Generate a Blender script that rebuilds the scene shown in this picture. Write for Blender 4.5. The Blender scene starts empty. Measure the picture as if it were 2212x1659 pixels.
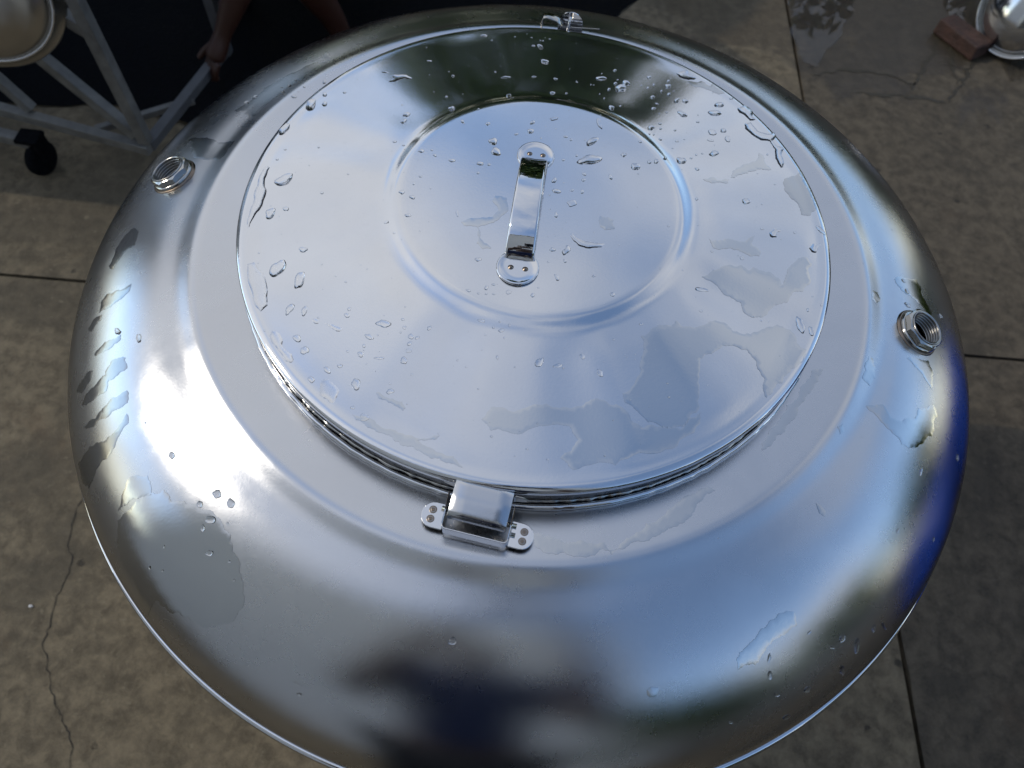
import bpy, bmesh, math, random
from mathutils import Vector, Matrix, noise, geometry
sc = bpy.context.scene
COL = sc.collection
R = math.radians

# ------------------------------------------------------------------ camera
cam_d = bpy.data.cameras.new('camera'); cam = bpy.data.objects.new('camera', cam_d); COL.objects.link(cam)
CAM_RIGHT = Vector((0.99352584, 0.10317008, 0.04756413))
CAM_UP = Vector((-0.11328561, 0.86826865, 0.48298647))
CAM_FWD = Vector((-0.00853131, 0.48524786, -0.87433502))
CAM_POS = Vector((0.0, -0.45057549, 1.5698716))
m = Matrix((CAM_RIGHT, CAM_UP, -CAM_FWD)).transposed().to_4x4(); m.translation = CAM_POS
cam.matrix_world = m
cam_d.sensor_fit = 'HORIZONTAL'; cam_d.sensor_width = 36.0; cam_d.lens = 36.0*1600/2212
cam_d.clip_start = 0.01; cam_d.clip_end = 500
cam_d.dof.use_dof = True; cam_d.dof.focus_distance = 0.60; cam_d.dof.aperture_fstop = 9.0
sc.camera = cam

# ------------------------------------------------------------------ sky and sun
SUN_EL, SUN_AZ = 38.0, 180.0      # degrees; azimuth counted from +X
world = bpy.data.worlds.new('World'); sc.world = world; world.use_nodes = True
nt = world.node_tree; nt.nodes.clear()
W = nt.nodes.new
out = W('ShaderNodeOutputWorld'); bg = W('ShaderNodeBackground'); sky = W('ShaderNodeTexSky')
sky.sky_type = 'NISHITA'; sky.sun_disc = False; sky.sun_elevation = R(SUN_EL)
sky.sun_rotation = R(90.0-SUN_AZ); sky.altitude = 20; sky.air_density = 1.0; sky.dust_density = 0.15; sky.ozone_density = 1.0
# broken cloud over the whole dome: noise on a flat layer overhead
tc = W('ShaderNodeTexCoord'); sep = W('ShaderNodeSeparateXYZ'); nt.links.new(tc.outputs['Generated'], sep.inputs[0])
zz = W('ShaderNodeMath'); zz.operation = 'MAXIMUM'; zz.inputs[1].default_value = 0.0; nt.links.new(sep.outputs[2], zz.inputs[0])
za = W('ShaderNodeMath'); za.operation = 'ADD'; za.inputs[1].default_value = 0.22; nt.links.new(zz.outputs[0], za.inputs[0])
div = W('ShaderNodeVectorMath'); div.operation = 'DIVIDE'; nt.links.new(tc.outputs['Generated'], div.inputs[0])
cmb = W('ShaderNodeCombineXYZ')
for i in range(3): nt.links.new(za.outputs[0], cmb.inputs[i])
nt.links.new(cmb.outputs[0], div.inputs[1])
nz = W('ShaderNodeTexNoise'); nz.inputs['Scale'].default_value = 0.8; nz.inputs['Detail'].default_value = 7; nz.inputs['Roughness'].default_value = .56; nz.inputs['Distortion'].default_value = .35
shift = W('ShaderNodeMapping'); shift.inputs['Location'].default_value = (49.256, 17.428, 0); shift.inputs['Rotation'].default_value = (0, 0, R(150)); shift.inputs['Scale'].default_value = (.8, .8, .8)
nz.noise_dimensions = '2D'; nz.inputs['Scale'].default_value = 0.8; nz.inputs['Roughness'].default_value = .5
nt.links.new(div.outputs[0], shift.inputs[0]); nt.links.new(shift.outputs[0], nz.inputs['Vector'])
cr = W('ShaderNodeMapRange'); cr.interpolation_type = 'SMOOTHSTEP'
cr.inputs['From Min'].default_value = .42; cr.inputs['From Max'].default_value = .60; cr.inputs['To Max'].default_value = .88
nt.links.new(nz.outputs['Fac'], cr.inputs['Value'])
mx = W('ShaderNodeMix'); mx.data_type = 'RGBA'; nt.links.new(cr.outputs[0], mx.inputs['Factor'])
mx.inputs[7].default_value = (3.35, 3.42, 3.55, 1)
nt.links.new(sky.outputs[0], mx.inputs[6]); nt.links.new(mx.outputs[2], bg.inputs[0])
bg.inputs[1].default_value = 0.15
nt.links.new(bg.outputs[0], out.inputs[0])

sun_d = bpy.data.lights.new('sun', 'SUN'); sun = bpy.data.objects.new('sun', sun_d); COL.objects.link(sun)
sun_d.energy = 0.7; sun_d.angle = R(0.53); sun_d.color = (1.0, .93, .82)
sv = Vector((math.cos(R(SUN_EL))*math.cos(R(SUN_AZ)), math.cos(R(SUN_EL))*math.sin(R(SUN_AZ)), math.sin(R(SUN_EL))))
sun.rotation_euler = sv.to_track_quat('Z', 'Y').to_euler()
sun.location = sv*20
vs = sc.view_settings
vs.view_transform = 'Standard'; vs.look = 'None'; vs.exposure = 0.75; vs.gamma = 1.0; vs.use_curve_mapping = False
sc.cycles.caustics_reflective = True; sc.cycles.caustics_refractive = True; sc.cycles.blur_glossy = 0.3
sc.cycles.sample_clamp_indirect = 6.0

# ------------------------------------------------------------------ helpers
MATS = {}
class NT:
    """small node-graph writer"""
    def __init__(s, name):
        s.m = bpy.data.materials.new(name); s.m.use_nodes = True; s.t = s.m.node_tree
        s.b = s.t.nodes['Principled BSDF']; s.o = s.t.nodes['Material Output']
        s.tc = s.t.nodes.new('ShaderNodeTexCoord'); MATS[name] = s.m
    def n(s, typ, **kw):
        x = s.t.nodes.new('ShaderNode'+typ)
        for k, v in kw.items(): setattr(x, k, v)
        return x
    def l(s, a, b): s.t.links.new(a, b)
    def noise(s, scale, detail=4, rough=.55, dist=0, coord='Object', stretch=None):
        x = s.n('TexNoise'); x.inputs['Scale'].default_value = scale; x.inputs['Detail'].default_value = detail
        x.inputs['Roughness'].default_value = rough; x.inputs['Distortion'].default_value = dist
        src = s.tc.outputs[coord]
        if stretch:
            mp = s.n('Mapping'); mp.inputs['Scale'].default_value = stretch[:3]
            if len(stretch) > 3: mp.inputs['Rotation'].default_value = stretch[3:]
            s.l(src, mp.inputs[0]); src = mp.outputs[0]
        s.l(src, x.inputs['Vector']); return x.outputs['Fac']
    def rng(s, v, a, b, c=0, d=1, smooth=False):
        x = s.n('MapRange'); x.inputs['From Min'].default_value = a; x.inputs['From Max'].default_value = b
        x.inputs['To Min'].default_value = c; x.inputs['To Max'].default_value = d
        if smooth: x.interpolation_type = 'SMOOTHSTEP'
        s.l(v, x.inputs['Value']); return x.outputs[0]
    def mix(s, f, a, b):
        x = s.n('Mix', data_type='RGBA')
        for v, i in ((f, 0), (a, 6), (b, 7)):
            if hasattr(v, 'links'): s.l(v, x.inputs[i])
            else: x.inputs[i].default_value = v if not isinstance(v, tuple) else (*v[:3], 1)
        return x.outputs[2]
    def math(s, op, a, b=0):
        x = s.n('Math', operation=op)
        for v, i in ((a, 0), (b, 1)):
            if hasattr(v, 'links'): s.l(v, x.inputs[i])
            else: x.inputs[i].default_value = v
        return x.outputs[0]
    def bump(s, h, dist, strength=1.0, prev=None):
        x = s.n('Bump'); x.inputs['Distance'].default_value = dist; x.inputs['Strength'].default_value = strength
        s.l(h, x.inputs['Height'])
        if prev: s.l(prev, x.inputs['Normal'])
        return x.outputs[0]
    def set(s, **kw):
        for k, v in kw.items():
            k = k.replace('_', ' ')
            if hasattr(v, 'links'): s.l(v, s.b.inputs[k])
            elif isinstance(v, tuple): s.b.inputs[k].default_value = (*v[:3], 1) if len(v) == 3 and 'Color' in k else v
            else: s.b.inputs[k].default_value = v
        return s

def steel(name, rough, base=.64, tint=(1, 1, 1.01), smear=.05, scratch=.0, wav=.0, brush=None, haze=0.0, haze_rough=.5):
    q = NT(name)
    a = q.noise(9, 5, .6, .4); b = q.noise(70, 4, .6); c = q.noise(420, 2, .5)
    r = q.math('ADD', q.rng(a, .3, .7, rough-smear, rough+smear), q.rng(b, .3, .7, -smear*.4, smear*.4))
    col = q.mix(q.rng(a, .3, .72), tuple(base*.95*t for t in tint), tuple(base*1.03*t for t in tint))
    nrm = None
    if wav: nrm = q.bump(q.noise(11, 3, .5), wav, 1)
    nrm = q.bump(c, .00002, 1.0, nrm)
    if brush:
        br = q.noise(1, 3, .6, 0, 'Object', brush)
        nrm = q.bump(br, .0002, 1, nrm); r = q.math('ADD', r, q.rng(br, .35, .65, -.05, .07))
    if scratch:
        for rot_, sca in ((.7, 1), (2.0, 1.4), (2.75, .8)):
            sN = q.noise(1, 1, .4, .0, 'Object', (900*sca, 9*sca, 3, 0, 0, rot_))
            k = q.rng(sN, .70, .76)
            gate = q.rng(q.noise(14*sca, 1), .55, .62)
            r = q.math('ADD', r, q.math('MULTIPLY', q.math('MULTIPLY', k, gate), scratch))
    g = q.n('BsdfAnisotropic', distribution='BECKMANN')
    q.l(col, g.inputs['Color']); q.l(r, g.inputs['Roughness']); q.l(nrm, g.inputs['Normal'])
    sh = g.outputs[0]
    if haze:     # dried-on water residue: a share of the surface scatters widely
        g2 = q.n('BsdfAnisotropic', distribution='BECKMANN'); q.l(col, g2.inputs['Color']); g2.inputs['Roughness'].default_value = haze_rough; q.l(nrm, g2.inputs['Normal'])
        ms = q.n('MixShader'); hz = q.math('ADD', q.rng(q.noise(11, 7, .68, .9), .46, .54, haze*.75, haze*1.2, True), q.rng(q.noise(210, 3, .6), .60, .70, 0, haze*.9)); q.l(hz, ms.inputs[0]); q.l(sh, ms.inputs[1]); q.l(g2.outputs[0], ms.inputs[2]); sh = ms.outputs[0]
    q.t.nodes.remove(q.b); q.l(sh, q.o.inputs['Surface'])
    return q.m

def rgb(name, c, rough=.5, metal=0.0, var=.15, nscale=40, bump=0.0, spec=.5):
    q = NT(name); n = q.noise(nscale, 4, .6)
    q.set(Base_Color=q.mix(q.rng(n, .3, .7), tuple(x*(1-var) for x in c), tuple(x*(1+var) for x in c)), Roughness=q.rng(n, .3, .7, rough*.85, min(1, rough*1.15)), Metallic=metal)
    q.b.inputs['Specular IOR Level'].default_value = spec
    if bump: q.set(Normal=q.bump(q.noise(nscale*3, 3), bump))
    return q.m

def link(o, parent=None):
    COL.objects.link(o)
    if parent is not None: o.parent = parent
    return o
def tag(o, label=None, cat=None, group=None, kind=None):
    if label: o['label'] = label
    if cat: o['category'] = cat
    if group: o['group'] = group
    if kind: o['kind'] = kind
    return o
def empty(name, loc=(0, 0, 0), rz=0):
    o = bpy.data.objects.new(name, None); o.location = loc; o.rotation_euler = (0, 0, rz); o.empty_display_size = .05
    return link(o)
def mesh_obj(name, verts, faces, mat, parent=None, smooth=True, matrix=None):
    me = bpy.data.meshes.new(name); me.from_pydata([tuple(v) for v in verts], [], faces); me.update()
    if smooth: me.polygons.foreach_set('use_smooth', [True]*len(me.polygons))
    if mat: me.materials.append(mat)
    o = bpy.data.objects.new(name, me); link(o, parent)
    if matrix is not None: o.matrix_local = matrix
    return o
def bm_obj(name, bm, mat, parent=None, smooth=False, matrix=None):
    bmesh.ops.recalc_face_normals(bm, faces=bm.faces)
    me = bpy.data.meshes.new(name); bm.to_mesh(me); bm.free()
    if smooth: me.polygons.foreach_set('use_smooth', [True]*len(me.polygons))
    if mat: me.materials.append(mat)
    o = bpy.data.objects.new(name, me); link(o, parent)
    if matrix is not None: o.matrix_local = matrix
    return o
def lathe(name, prof, mat, parent=None, seg=96, scale=1.0, z0=0.0, matrix=None, zf=None, smooth=True, keep=None, sharp=None):
    """revolve (r, z) pairs about Z"""
    V, F, ring = [], [], []
    for r, z in prof:
        if r < 1e-6:
            ring.append([len(V)]); V.append((0, 0, z0+z*scale))
        else:
            ids = []
            for k in range(seg):
                th = 2*math.pi*k/seg
                dz = zf(r, th) if zf else 0
                ids.append(len(V)); V.append((r*scale*math.cos(th), r*scale*math.sin(th), z0+(z+dz)*scale))
            ring.append(ids)
    for a, b in zip(ring[:-1], ring[1:]):
        for k in range(seg):
            k2 = (k+1) % seg
            if len(a) == 1 and len(b) == 1: continue
            if len(a) == 1: f = (a[0], b[k2], b[k])
            elif len(b) == 1: f = (a[k], a[k2], b[0])
            else: f = (a[k], a[k2], b[k2], b[k])
            F.append(f[::-1])
    if keep:
        F = [f for f in F if keep(sum((Vector(V[i]) for i in f), Vector())/len(f))]
    return mesh_obj(name, V, F, mat, parent, smooth, matrix)
def box_bm(bm, size, matrix=Matrix(), bevel=0.0, seg=2):
    r = bmesh.ops.create_cube(bm, size=1.0)
    vs_ = r['verts']
    bmesh.ops.scale(bm, vec=size, verts=vs_)
    if bevel:
        es = list({e for v in vs_ for e in v.link_edges})
        rr = bmesh.ops.bevel(bm, geom=es, offset=bevel, segments=seg, affect='EDGES', profile=.5)
        vs_ = list({v for f in rr['faces'] for v in f.verts} | {v for v in vs_ if v.is_valid})
    bmesh.ops.transform(bm, matrix=matrix, verts=vs_)
def bar(name, a, b, w, h, mat, parent=None, bevel=.002, up=(0, 0, 1)):
    """a square tube from a to b"""
    a, b = Vector(a), Vector(b); d = b-a
    x = d.normalized(); u = Vector(up)
    if abs(x.dot(u)) > .95: u = Vector((0, 1, 0))
    y = u.cross(x).normalized(); z = x.cross(y)
    M = Matrix((x, y, z)).transposed().to_4x4(); M.translation = (a+b)/2
    bm = bmesh.new(); box_bm(bm, (d.length, w, h), M, bevel)
    return bm_obj(name, bm, mat, parent)
def tube(name, pts, rad, mat, parent=None, seg=10, closed=False):
    """round tube along points; rad may be a list"""
    pts = [Vector(p) for p in pts]; n = len(pts); V, F = [], []
    prev = None
    for i, p in enumerate(pts):
        t = (pts[(i+1) % n if closed else min(i+1, n-1)]-pts[i-1 if (i or closed) else 0]).normalized()
        if prev is None:
            prev = t.orthogonal().normalized()
        prev = (prev-t*prev.dot(t)).normalized(); q = t.cross(prev)
        rr = rad[i] if isinstance(rad, (list, tuple)) else rad
        for k in range(seg):
            a = 2*math.pi*k/seg; V.append(p+prev*math.cos(a)*rr+q*math.sin(a)*rr)
    for i in range(n if closed else n-1):
        j = (i+1) % n
        for k in range(seg):
            k2 = (k+1) % seg; F.append((i*seg+k, i*seg+k2, j*seg+k2, j*seg+k))
    if not closed:
        F.append(tuple(range(seg))[::-1]); F.append(tuple((n-1)*seg+k for k in range(seg)))
    return mesh_obj(name, V, F, mat, parent)
def frame(origin, x, z):
    x = Vector(x).normalized(); z = Vector(z).normalized(); y = z.cross(x).normalized(); x = y.cross(z)
    M = Matrix((x, y, z)).transposed().to_4x4(); M.translation = origin
    return M
# ---- tank geometry: one height function for the lathed shells and for everything that lies on them ----
S = 0.26            # lid radius in metres
LZ = 1.07           # height of the lid rim
def _fillet(pts, n=6):
    out = []
    for i, p in enumerate(pts):
        x, z = p[0], p[1]
        f = p[2] if len(p) > 2 else 0
        if f == 0 or i in (0, len(pts)-1):
            out.append((x, z)); continue
        ax, az = pts[i-1][0]-x, pts[i-1][1]-z
        bx, bz = pts[i+1][0]-x, pts[i+1][1]-z
        la, lb = math.hypot(ax, az), math.hypot(bx, bz)
        f = min(f, la*.49, lb*.49)
        p0 = (x+ax/la*f, z+az/la*f); p2 = (x+bx/lb*f, z+bz/lb*f)
        for k in range(n+1):
            t = k/n
            out.append(((1-t)**2*p0[0]+2*t*(1-t)*x+t*t*p2[0], (1-t)**2*p0[1]+2*t*(1-t)*z+t*t*p2[1]))
    return out
def _dense(pts, step):
    out = [pts[0]]
    for a, b in zip(pts[:-1], pts[1:]):
        L = math.hypot(b[0]-a[0], b[1]-a[1]); n = max(1, int(math.ceil(L/step)))
        for k in range(1, n+1):
            out.append((a[0]+(b[0]-a[0])*k/n, a[1]+(b[1]-a[1])*k/n))
    return out
LID_TOP = _dense(_fillet([(0.0, .090), (.30, .0885, .1), (.471, .0825, .018), (.516, .0637, .032), (.75, .030, .1), (.955, .006, .03), (.982, .0045, .02), (.9995, -.004, .018), (1.0, -.020, .01)]), .02)
RS, ZS, RM, ZB, EN, EM = 1.20, -.136, 1.75, -.60, 1.6, 1.8
def _dome(r):
    t = min(max((r-RS)/(RM-RS), 0), 1)
    return ZB+(ZS-ZB)*max(1-t**EN, 0)**(1/EM)
_dm = []
for k in range(61):
    a = k/60*math.pi/2
    t = math.sin(a)**1.15
    _dm.append((RS+(RM-RS)*t, _dome(RS+(RM-RS)*t)))
_dm = [q for q in _dm if q[0] > 1.275]
SHELL_TOP = _dense(_fillet([(.965, -.122), (1.0, -.1215, .03), (1.09, -.1155, .05), (1.170, -.109, .020), (1.230, -.1350, .020), (1.275, _dome(1.275), .01)]), .02)[:-1]+_dm
def _interp(P, r):
    if r <= P[0][0]: return P[0][1]
    for a, b in zip(P[:-1], P[1:]):
        if r <= b[0] and b[0] > a[0]:
            return a[1]+(b[1]-a[1])*(r-a[0])/(b[0]-a[0])
    return P[-1][1]
def _sm(a, b, x):
    t = min(max((x-a)/(b-a), 0), 1); return t*t*(3-2*t)
def wave(r, th):
    """hand-formed sheet: very shallow undulation, in lid radii"""
    if r < 1.0:
        w = _sm(.5, .62, r)*(1-_sm(.90, .97, r))
        return w*.0030*(.55*math.sin(5*th+.6)+.5*math.sin(8*th+2.1)+.36*math.sin(13*th+4.2)+.20*math.sin(21*th+1.))
    w = _sm(1.26, 1.4, r)*(1-_sm(1.6, 1.74, r))
    return w*.0014*(math.sin(3*th+1.2)+.6*math.sin(7*th+.3)+.3*math.sin(11*th+3))
def height(x, y):
    """world height of the tank's upper skin above (x, y) in metres"""
    X, Y = x/S, y/S
    r = math.hypot(X, Y); th = math.atan2(Y, X)
    return LZ+S*(_interp(LID_TOP if r <= .9999 else SHELL_TOP, r)+wave(r, th))
DROPS = [(-471,593,43,6,5,-40,0),(-432,468,50,-11,-3,-42,0),(-546,815,22,3,2,-20,0),(-150,776,32,5,3,-30,0),(-143,892,22,16,7,-20,0),(-274,716,19,3,1,-14,0),(-655,1001,11,1,2,-16,0),(-553,304,34,5,2,-20,0),(-475,304,16,2,2,-15,0),(-802,307,28,4,3,-20,0),(-1089,391,28,3,3,-19,0),(-963,351,18,-11,-3,-14,0),(-999,413,12,-7,-3,-11,0),(-780,814,18,-12,-4,-17,0),(-558,190,14,2,2,-15,0),(-1047,85,17,2,2,-11,0),(-1089,-7,11,1,2,-14,0),(-1173,-112,26,3,4,-23,0),(-1076,-159,27,-6,-1,-21,0),(-1078,-361,26,9,5,-17,0),(-939,-42,8,1,1,-9,0),(415,733,55,48,13,-32,0),(408,498,101,37,8,-54,0),(817,483,41,-13,-9,-40,0),(707,612,27,5,1,-24,0),(285,530,13,2,1,-14,0),(170,458,16,2,1,-15,0),(940,566,20,4,0,-26,0),(1003,584,23,4,0,-30,0),(1087,656,20,13,-1,-25,0),(854,808,20,4,0,-14,0),(110,201,17,29,14,-15,0),(139,79,39,-8,-3,-24,0),(363,245,19,3,1,-18,0),(270,109,18,3,1,-13,0),(359,106,8,-24,-13,-9,0),(365,315,20,-12,-5,-15,0),(598,317,16,-27,-11,-12,0),(171,754,22,-2,-1,-13,0),(222,722,15,2,1,-16,0),(153,-189,6,-29,-15,-6,0),(280,-38,42,6,3,-40,1),(-673,-292,9,-32,-12,-4,1),(469,987,23,-75,-18,-13,1),(51,976,43,19,4,-22,1),(-396,1267,26,2,4,-43,0),(-908,1027,33,-1,5,-33,0),(8,1396,26,5,1,-24,0),(141,1418,13,3,1,-13,0),(584,1289,28,-8,-6,-35,0),(667,1346,11,4,0,-16,0),(-976,1561,16,2,3,-21,0),(-1319,925,34,16,10,-27,0),(-1329,824,26,30,11,-19,0),(-987,1212,16,1,2,-13,0),(-1250,1796,27,3,2,-10,0),(-763,2323,35,5,2,-19,0),(-672,2250,10,1,1,-13,0),(-239,2204,20,3,1,-15,0),(-167,2197,30,-25,-7,-30,0),(-148,2315,11,2,1,-13,0),(-82,2361,11,2,1,-11,0),(-102,1929,43,-7,-1,-35,0),(-574,1688,11,1,2,-14,0),(-462,1601,48,9,2,-12,0),(-190,1642,27,4,1,-12,0),(24,1638,23,-3,-1,-17,0),(235,1630,13,3,0,-10,0),(374,1620,8,2,0,-14,0),(401,1617,7,2,0,-14,0),(469,1753,56,14,1,-27,0),(475,1840,10,2,0,-10,0),(605,1929,18,5,0,-22,0),(666,1641,55,18,1,-60,0),(722,1743,39,-11,-8,-42,0),(614,1702,19,6,0,-26,0),(552,1582,16,5,0,-26,0),(635,1773,11,3,0,-12,0),(508,1419,9,3,0,-13,0),(463,1478,8,2,0,-11,0),(-1359,537,21,1,3,-14,0),(-1270,489,14,-1,2,-12,0),(-1250,-425,19,6,7,-14,0),(1147,1818,31,8,-1,-39,0),(1152,1910,18,5,-1,-21,0),(1152,1678,20,5,-1,-30,0),(1077,1712,2,-29,-11,-6,0),(986,1590,25,7,0,-27,0),(1003,1806,16,5,0,-18,0),(876,1755,11,3,0,-15,0),(939,1733,14,4,0,-18,0),(954,1917,24,7,0,-27,0),(1227,1597,31,32,7,-27,0),(1315,1609,29,-10,-8,-32,0),(1028,1491,18,-6,-3,-12,0),(993,1402,23,6,0,-21,0),(1047,1330,10,3,0,-14,0),(1122,1371,16,4,0,-14,0),(1277,1390,45,-21,-10,-33,0),(1203,1748,9,2,0,-12,0),(1052,1174,19,6,0,-19,0),(964,1085,32,10,0,-40,0),(1056,1099,14,4,0,-19,0),(948,982,10,4,0,-15,0),(988,988,10,3,0,-16,0),(1051,937,16,-9,-6,-18,0),(1196,1114,14,4,0,-16,0),(1434,1425,9,3,-1,-11,0),(1427,1310,18,5,-1,-14,0),(1659,1648,48,7,-4,-38,0),(1606,1501,68,4,-5,-37,0),(1790,1784,22,7,-1,-16,0),(1676,1253,29,1,-5,-32,0),(1563,1193,42,13,-2,-47,1),(1712,1144,3,-48,-26,-14,1),(1540,1072,34,2,-3,-18,1),(1211,956,22,7,0,-15,1),(1567,897,47,20,1,-34,0),(1452,861,12,4,0,-12,0),(1391,825,12,4,0,-14,0),(2098,1038,12,3,-1,-15,0),(1342,764,17,6,0,-12,0),(1246,696,45,-9,-11,-42,0),(1393,628,20,-5,-5,-20,0),(1282,1006,10,3,0,-10,0),(1840,345,39,11,-2,-35,0),(1989,354,8,2,-1,-11,0),(2134,638,12,3,-1,-9,0),(2137,-23,8,2,-1,-8,0),(1971,54,23,6,-1,-15,1),(2273,89,1,-20,-13,-6,1),(1770,-318,22,5,-1,-24,1),(1502,-312,15,4,0,-16,1),(1410,-714,58,2,-3,-18,0),(1404,-924,18,4,0,-15,1),(2249,-883,13,-82,-29,-13,0),(2325,-723,2,-20,-12,-5,0),(2337,-930,3,-45,-22,-8,0),(2452,-650,14,4,-1,-15,1),(2527,180,44,-40,-12,-16,0),(-1756,-1565,34,2,7,-32,0),(-1673,-1664,34,3,8,-35,0),(-1463,-1814,27,-25,-13,-16,0),(-1568,-1902,25,-24,-13,-16,0),(-1372,-1772,23,2,4,-17,0),(-1220,-1910,13,-47,-33,-6,0),(-1338,-1644,12,1,2,-11,0),(-1233,-1661,25,2,5,-24,0),(-1221,-1587,3,-18,-14,-1,0),(-1195,-1507,37,-18,-6,-19,0),(-1131,-1488,9,1,2,-8,0),(-1101,-1385,53,4,6,-35,0),(-1399,-1276,17,1,3,-17,0),(-1406,-1334,21,1,4,-22,0),(-934,-1407,17,1,3,-18,1),(-820,-1484,14,11,9,-13,0),(-871,-1537,20,16,9,-12,0),(-867,-1596,28,3,3,-19,1),(-891,-1682,30,3,5,-28,0),(-1082,-1681,38,3,2,-12,0),(-739,-1393,16,13,10,-14,0),(-1170,-1739,9,1,1,-7,0),(-952,-1942,29,9,7,-21,0),(-963,-1881,14,2,2,-10,1),(-1209,-2099,18,2,3,-14,0),(-1107,-2167,36,4,6,-33,1),(-1877,-1306,24,50,22,-16,0),(-1755,-1315,4,48,22,-7,0),(-2032,-1514,10,1,2,-9,0),(-813,-1789,14,2,2,-12,1),(-2075,-922,34,83,49,-38,0),(-1863,-1029,6,87,40,-13,0),(-2264,35,78,45,26,-47,0),(-2288,-351,26,48,35,-32,0),(-2164,-294,27,1,6,-24,0),(-2136,1049,22,15,15,-31,0),(-2171,1194,25,1,7,-29,0),(-1985,1235,17,1,4,-16,0),(-2268,1035,35,67,39,-48,0),(-2436,683,38,71,27,-30,0),(-1909,-718,37,1,7,-27,0),(-2051,456,11,0,3,-14,0),(-2356,415,15,0,3,-11,0),(-2395,286,16,0,4,-15,0),(-1886,-105,15,0,4,-16,0),(154,-564,24,3,2,-21,0),(268,-553,25,47,22,-18,0),(263,-665,11,-19,-10,-9,0),(210,-839,16,-33,-13,-9,0),(33,-1035,19,3,2,-20,0),(-437,-747,27,3,2,-19,0),(-339,-1012,8,24,14,-7,0),(-284,-974,20,3,1,-10,0),(-476,-1057,21,-6,-2,-12,0),(-393,-1073,13,2,1,-10,0),(-332,-1071,13,2,1,-8,0),(-273,-1065,15,2,1,-8,0),(-159,-1030,20,18,11,-18,1),(71,-958,13,2,0,-5,0),(506,-780,16,8,3,-11,0),(-178,-1360,4,-15,-24,-7,0),(-146,-1419,11,1,1,-10,0),(-184,-1587,5,-18,-10,-3,0),(141,-1588,26,42,21,-14,0),(285,-1594,4,-15,-38,-13,0),(466,-1493,14,-22,-15,-11,0),(611,-1613,18,-27,-18,-14,0),(-122,-1314,4,-14,-9,-2,0),(-342,-1296,29,2,2,-15,0),(-869,-1478,25,2,4,-23,0),(-958,-1337,15,1,2,-12,0),(665,-936,22,3,1,-20,0),(1376,243,17,5,0,-17,0),(912,-1144,19,3,0,-12,0),(-2467,2242,26,-3,7,-27,0),(-2419,2170,18,-2,4,-16,0),(-2445,2114,28,-5,5,-19,0),(-2599,2170,15,-2,4,-14,0),(-2674,1785,21,-5,6,-20,0),(-2713,1686,23,1,8,-21,0),(-2794,1666,16,-2,3,-10,0),(-2752,1569,24,-9,6,-19,0),(-3049,1529,21,23,13,-20,0),(-3113,1443,28,14,12,-23,0),(-3020,1346,12,-2,4,-11,0),(-2603,1466,31,0,2,-20,0),(-2535,1624,16,-5,0,-15,0),(-2353,1740,18,4,7,-32,0),(-2577,1544,9,2,2,-9,0),(3491,-38,16,-23,-20,-20,0),(3472,-200,28,-21,-16,-19,0),(3471,76,16,-18,-14,-15,0),(3890,-130,18,-20,-21,-19,0),(3961,-1463,-4,-30,-21,-9,0),(3429,-1786,-10,-40,-13,-2,0),(3177,-2313,-4,-24,-16,-2,0),(3644,-2234,-2,-21,-12,-3,0),(2719,-3170,16,29,24,-3,0),(2889,-3182,15,-47,-24,-4,0),(3038,-3032,7,-26,-21,-4,0),(2796,-3361,19,-28,-28,-6,0),(2479,-3544,27,23,18,-7,0),(2201,-3622,28,4,5,-15,0),(2109,-3514,8,-32,-18,-3,0),(2630,-3245,28,5,3,-11,0),(2398,-3188,17,15,9,-5,0),(3166,-2989,40,-11,-17,-10,0),(2081,-3406,-2,-34,-12,0,0),(2355,-3743,39,16,13,-8,0),(1856,-3849,24,3,3,-8,0),(-1333,-4010,22,1,0,-11,0),(-257,-3588,32,3,3,-24,0),(-1350,-3947,36,-14,-4,-6,0),(-2157,-3145,39,1,3,-19,0),(-2307,-2809,26,1,6,-26,0),(-2193,-2916,43,-11,-7,-31,0),(-2246,-2975,18,0,5,-28,0),(-2048,-2942,12,0,3,-15,0),(-1984,-3196,15,1,2,-10,0),(-1926,-3318,13,0,2,-10,0),(-2565,-3260,12,0,1,-10,0),(-2696,-3234,16,-1,1,-14,0),(-2055,-2794,30,1,8,-38,0),(-2183,-2731,38,-10,-6,-32,0),(-2633,-2450,30,0,8,-31,0),(-3244,-1446,26,-2,15,-44,0),(-3498,-1351,36,-6,12,-33,0),(-2569,-3101,12,0,2,-15,0),(-1780,-3856,9,0,0,-7,0),(-2945,-2188,12,-1,3,-10,0)]
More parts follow.
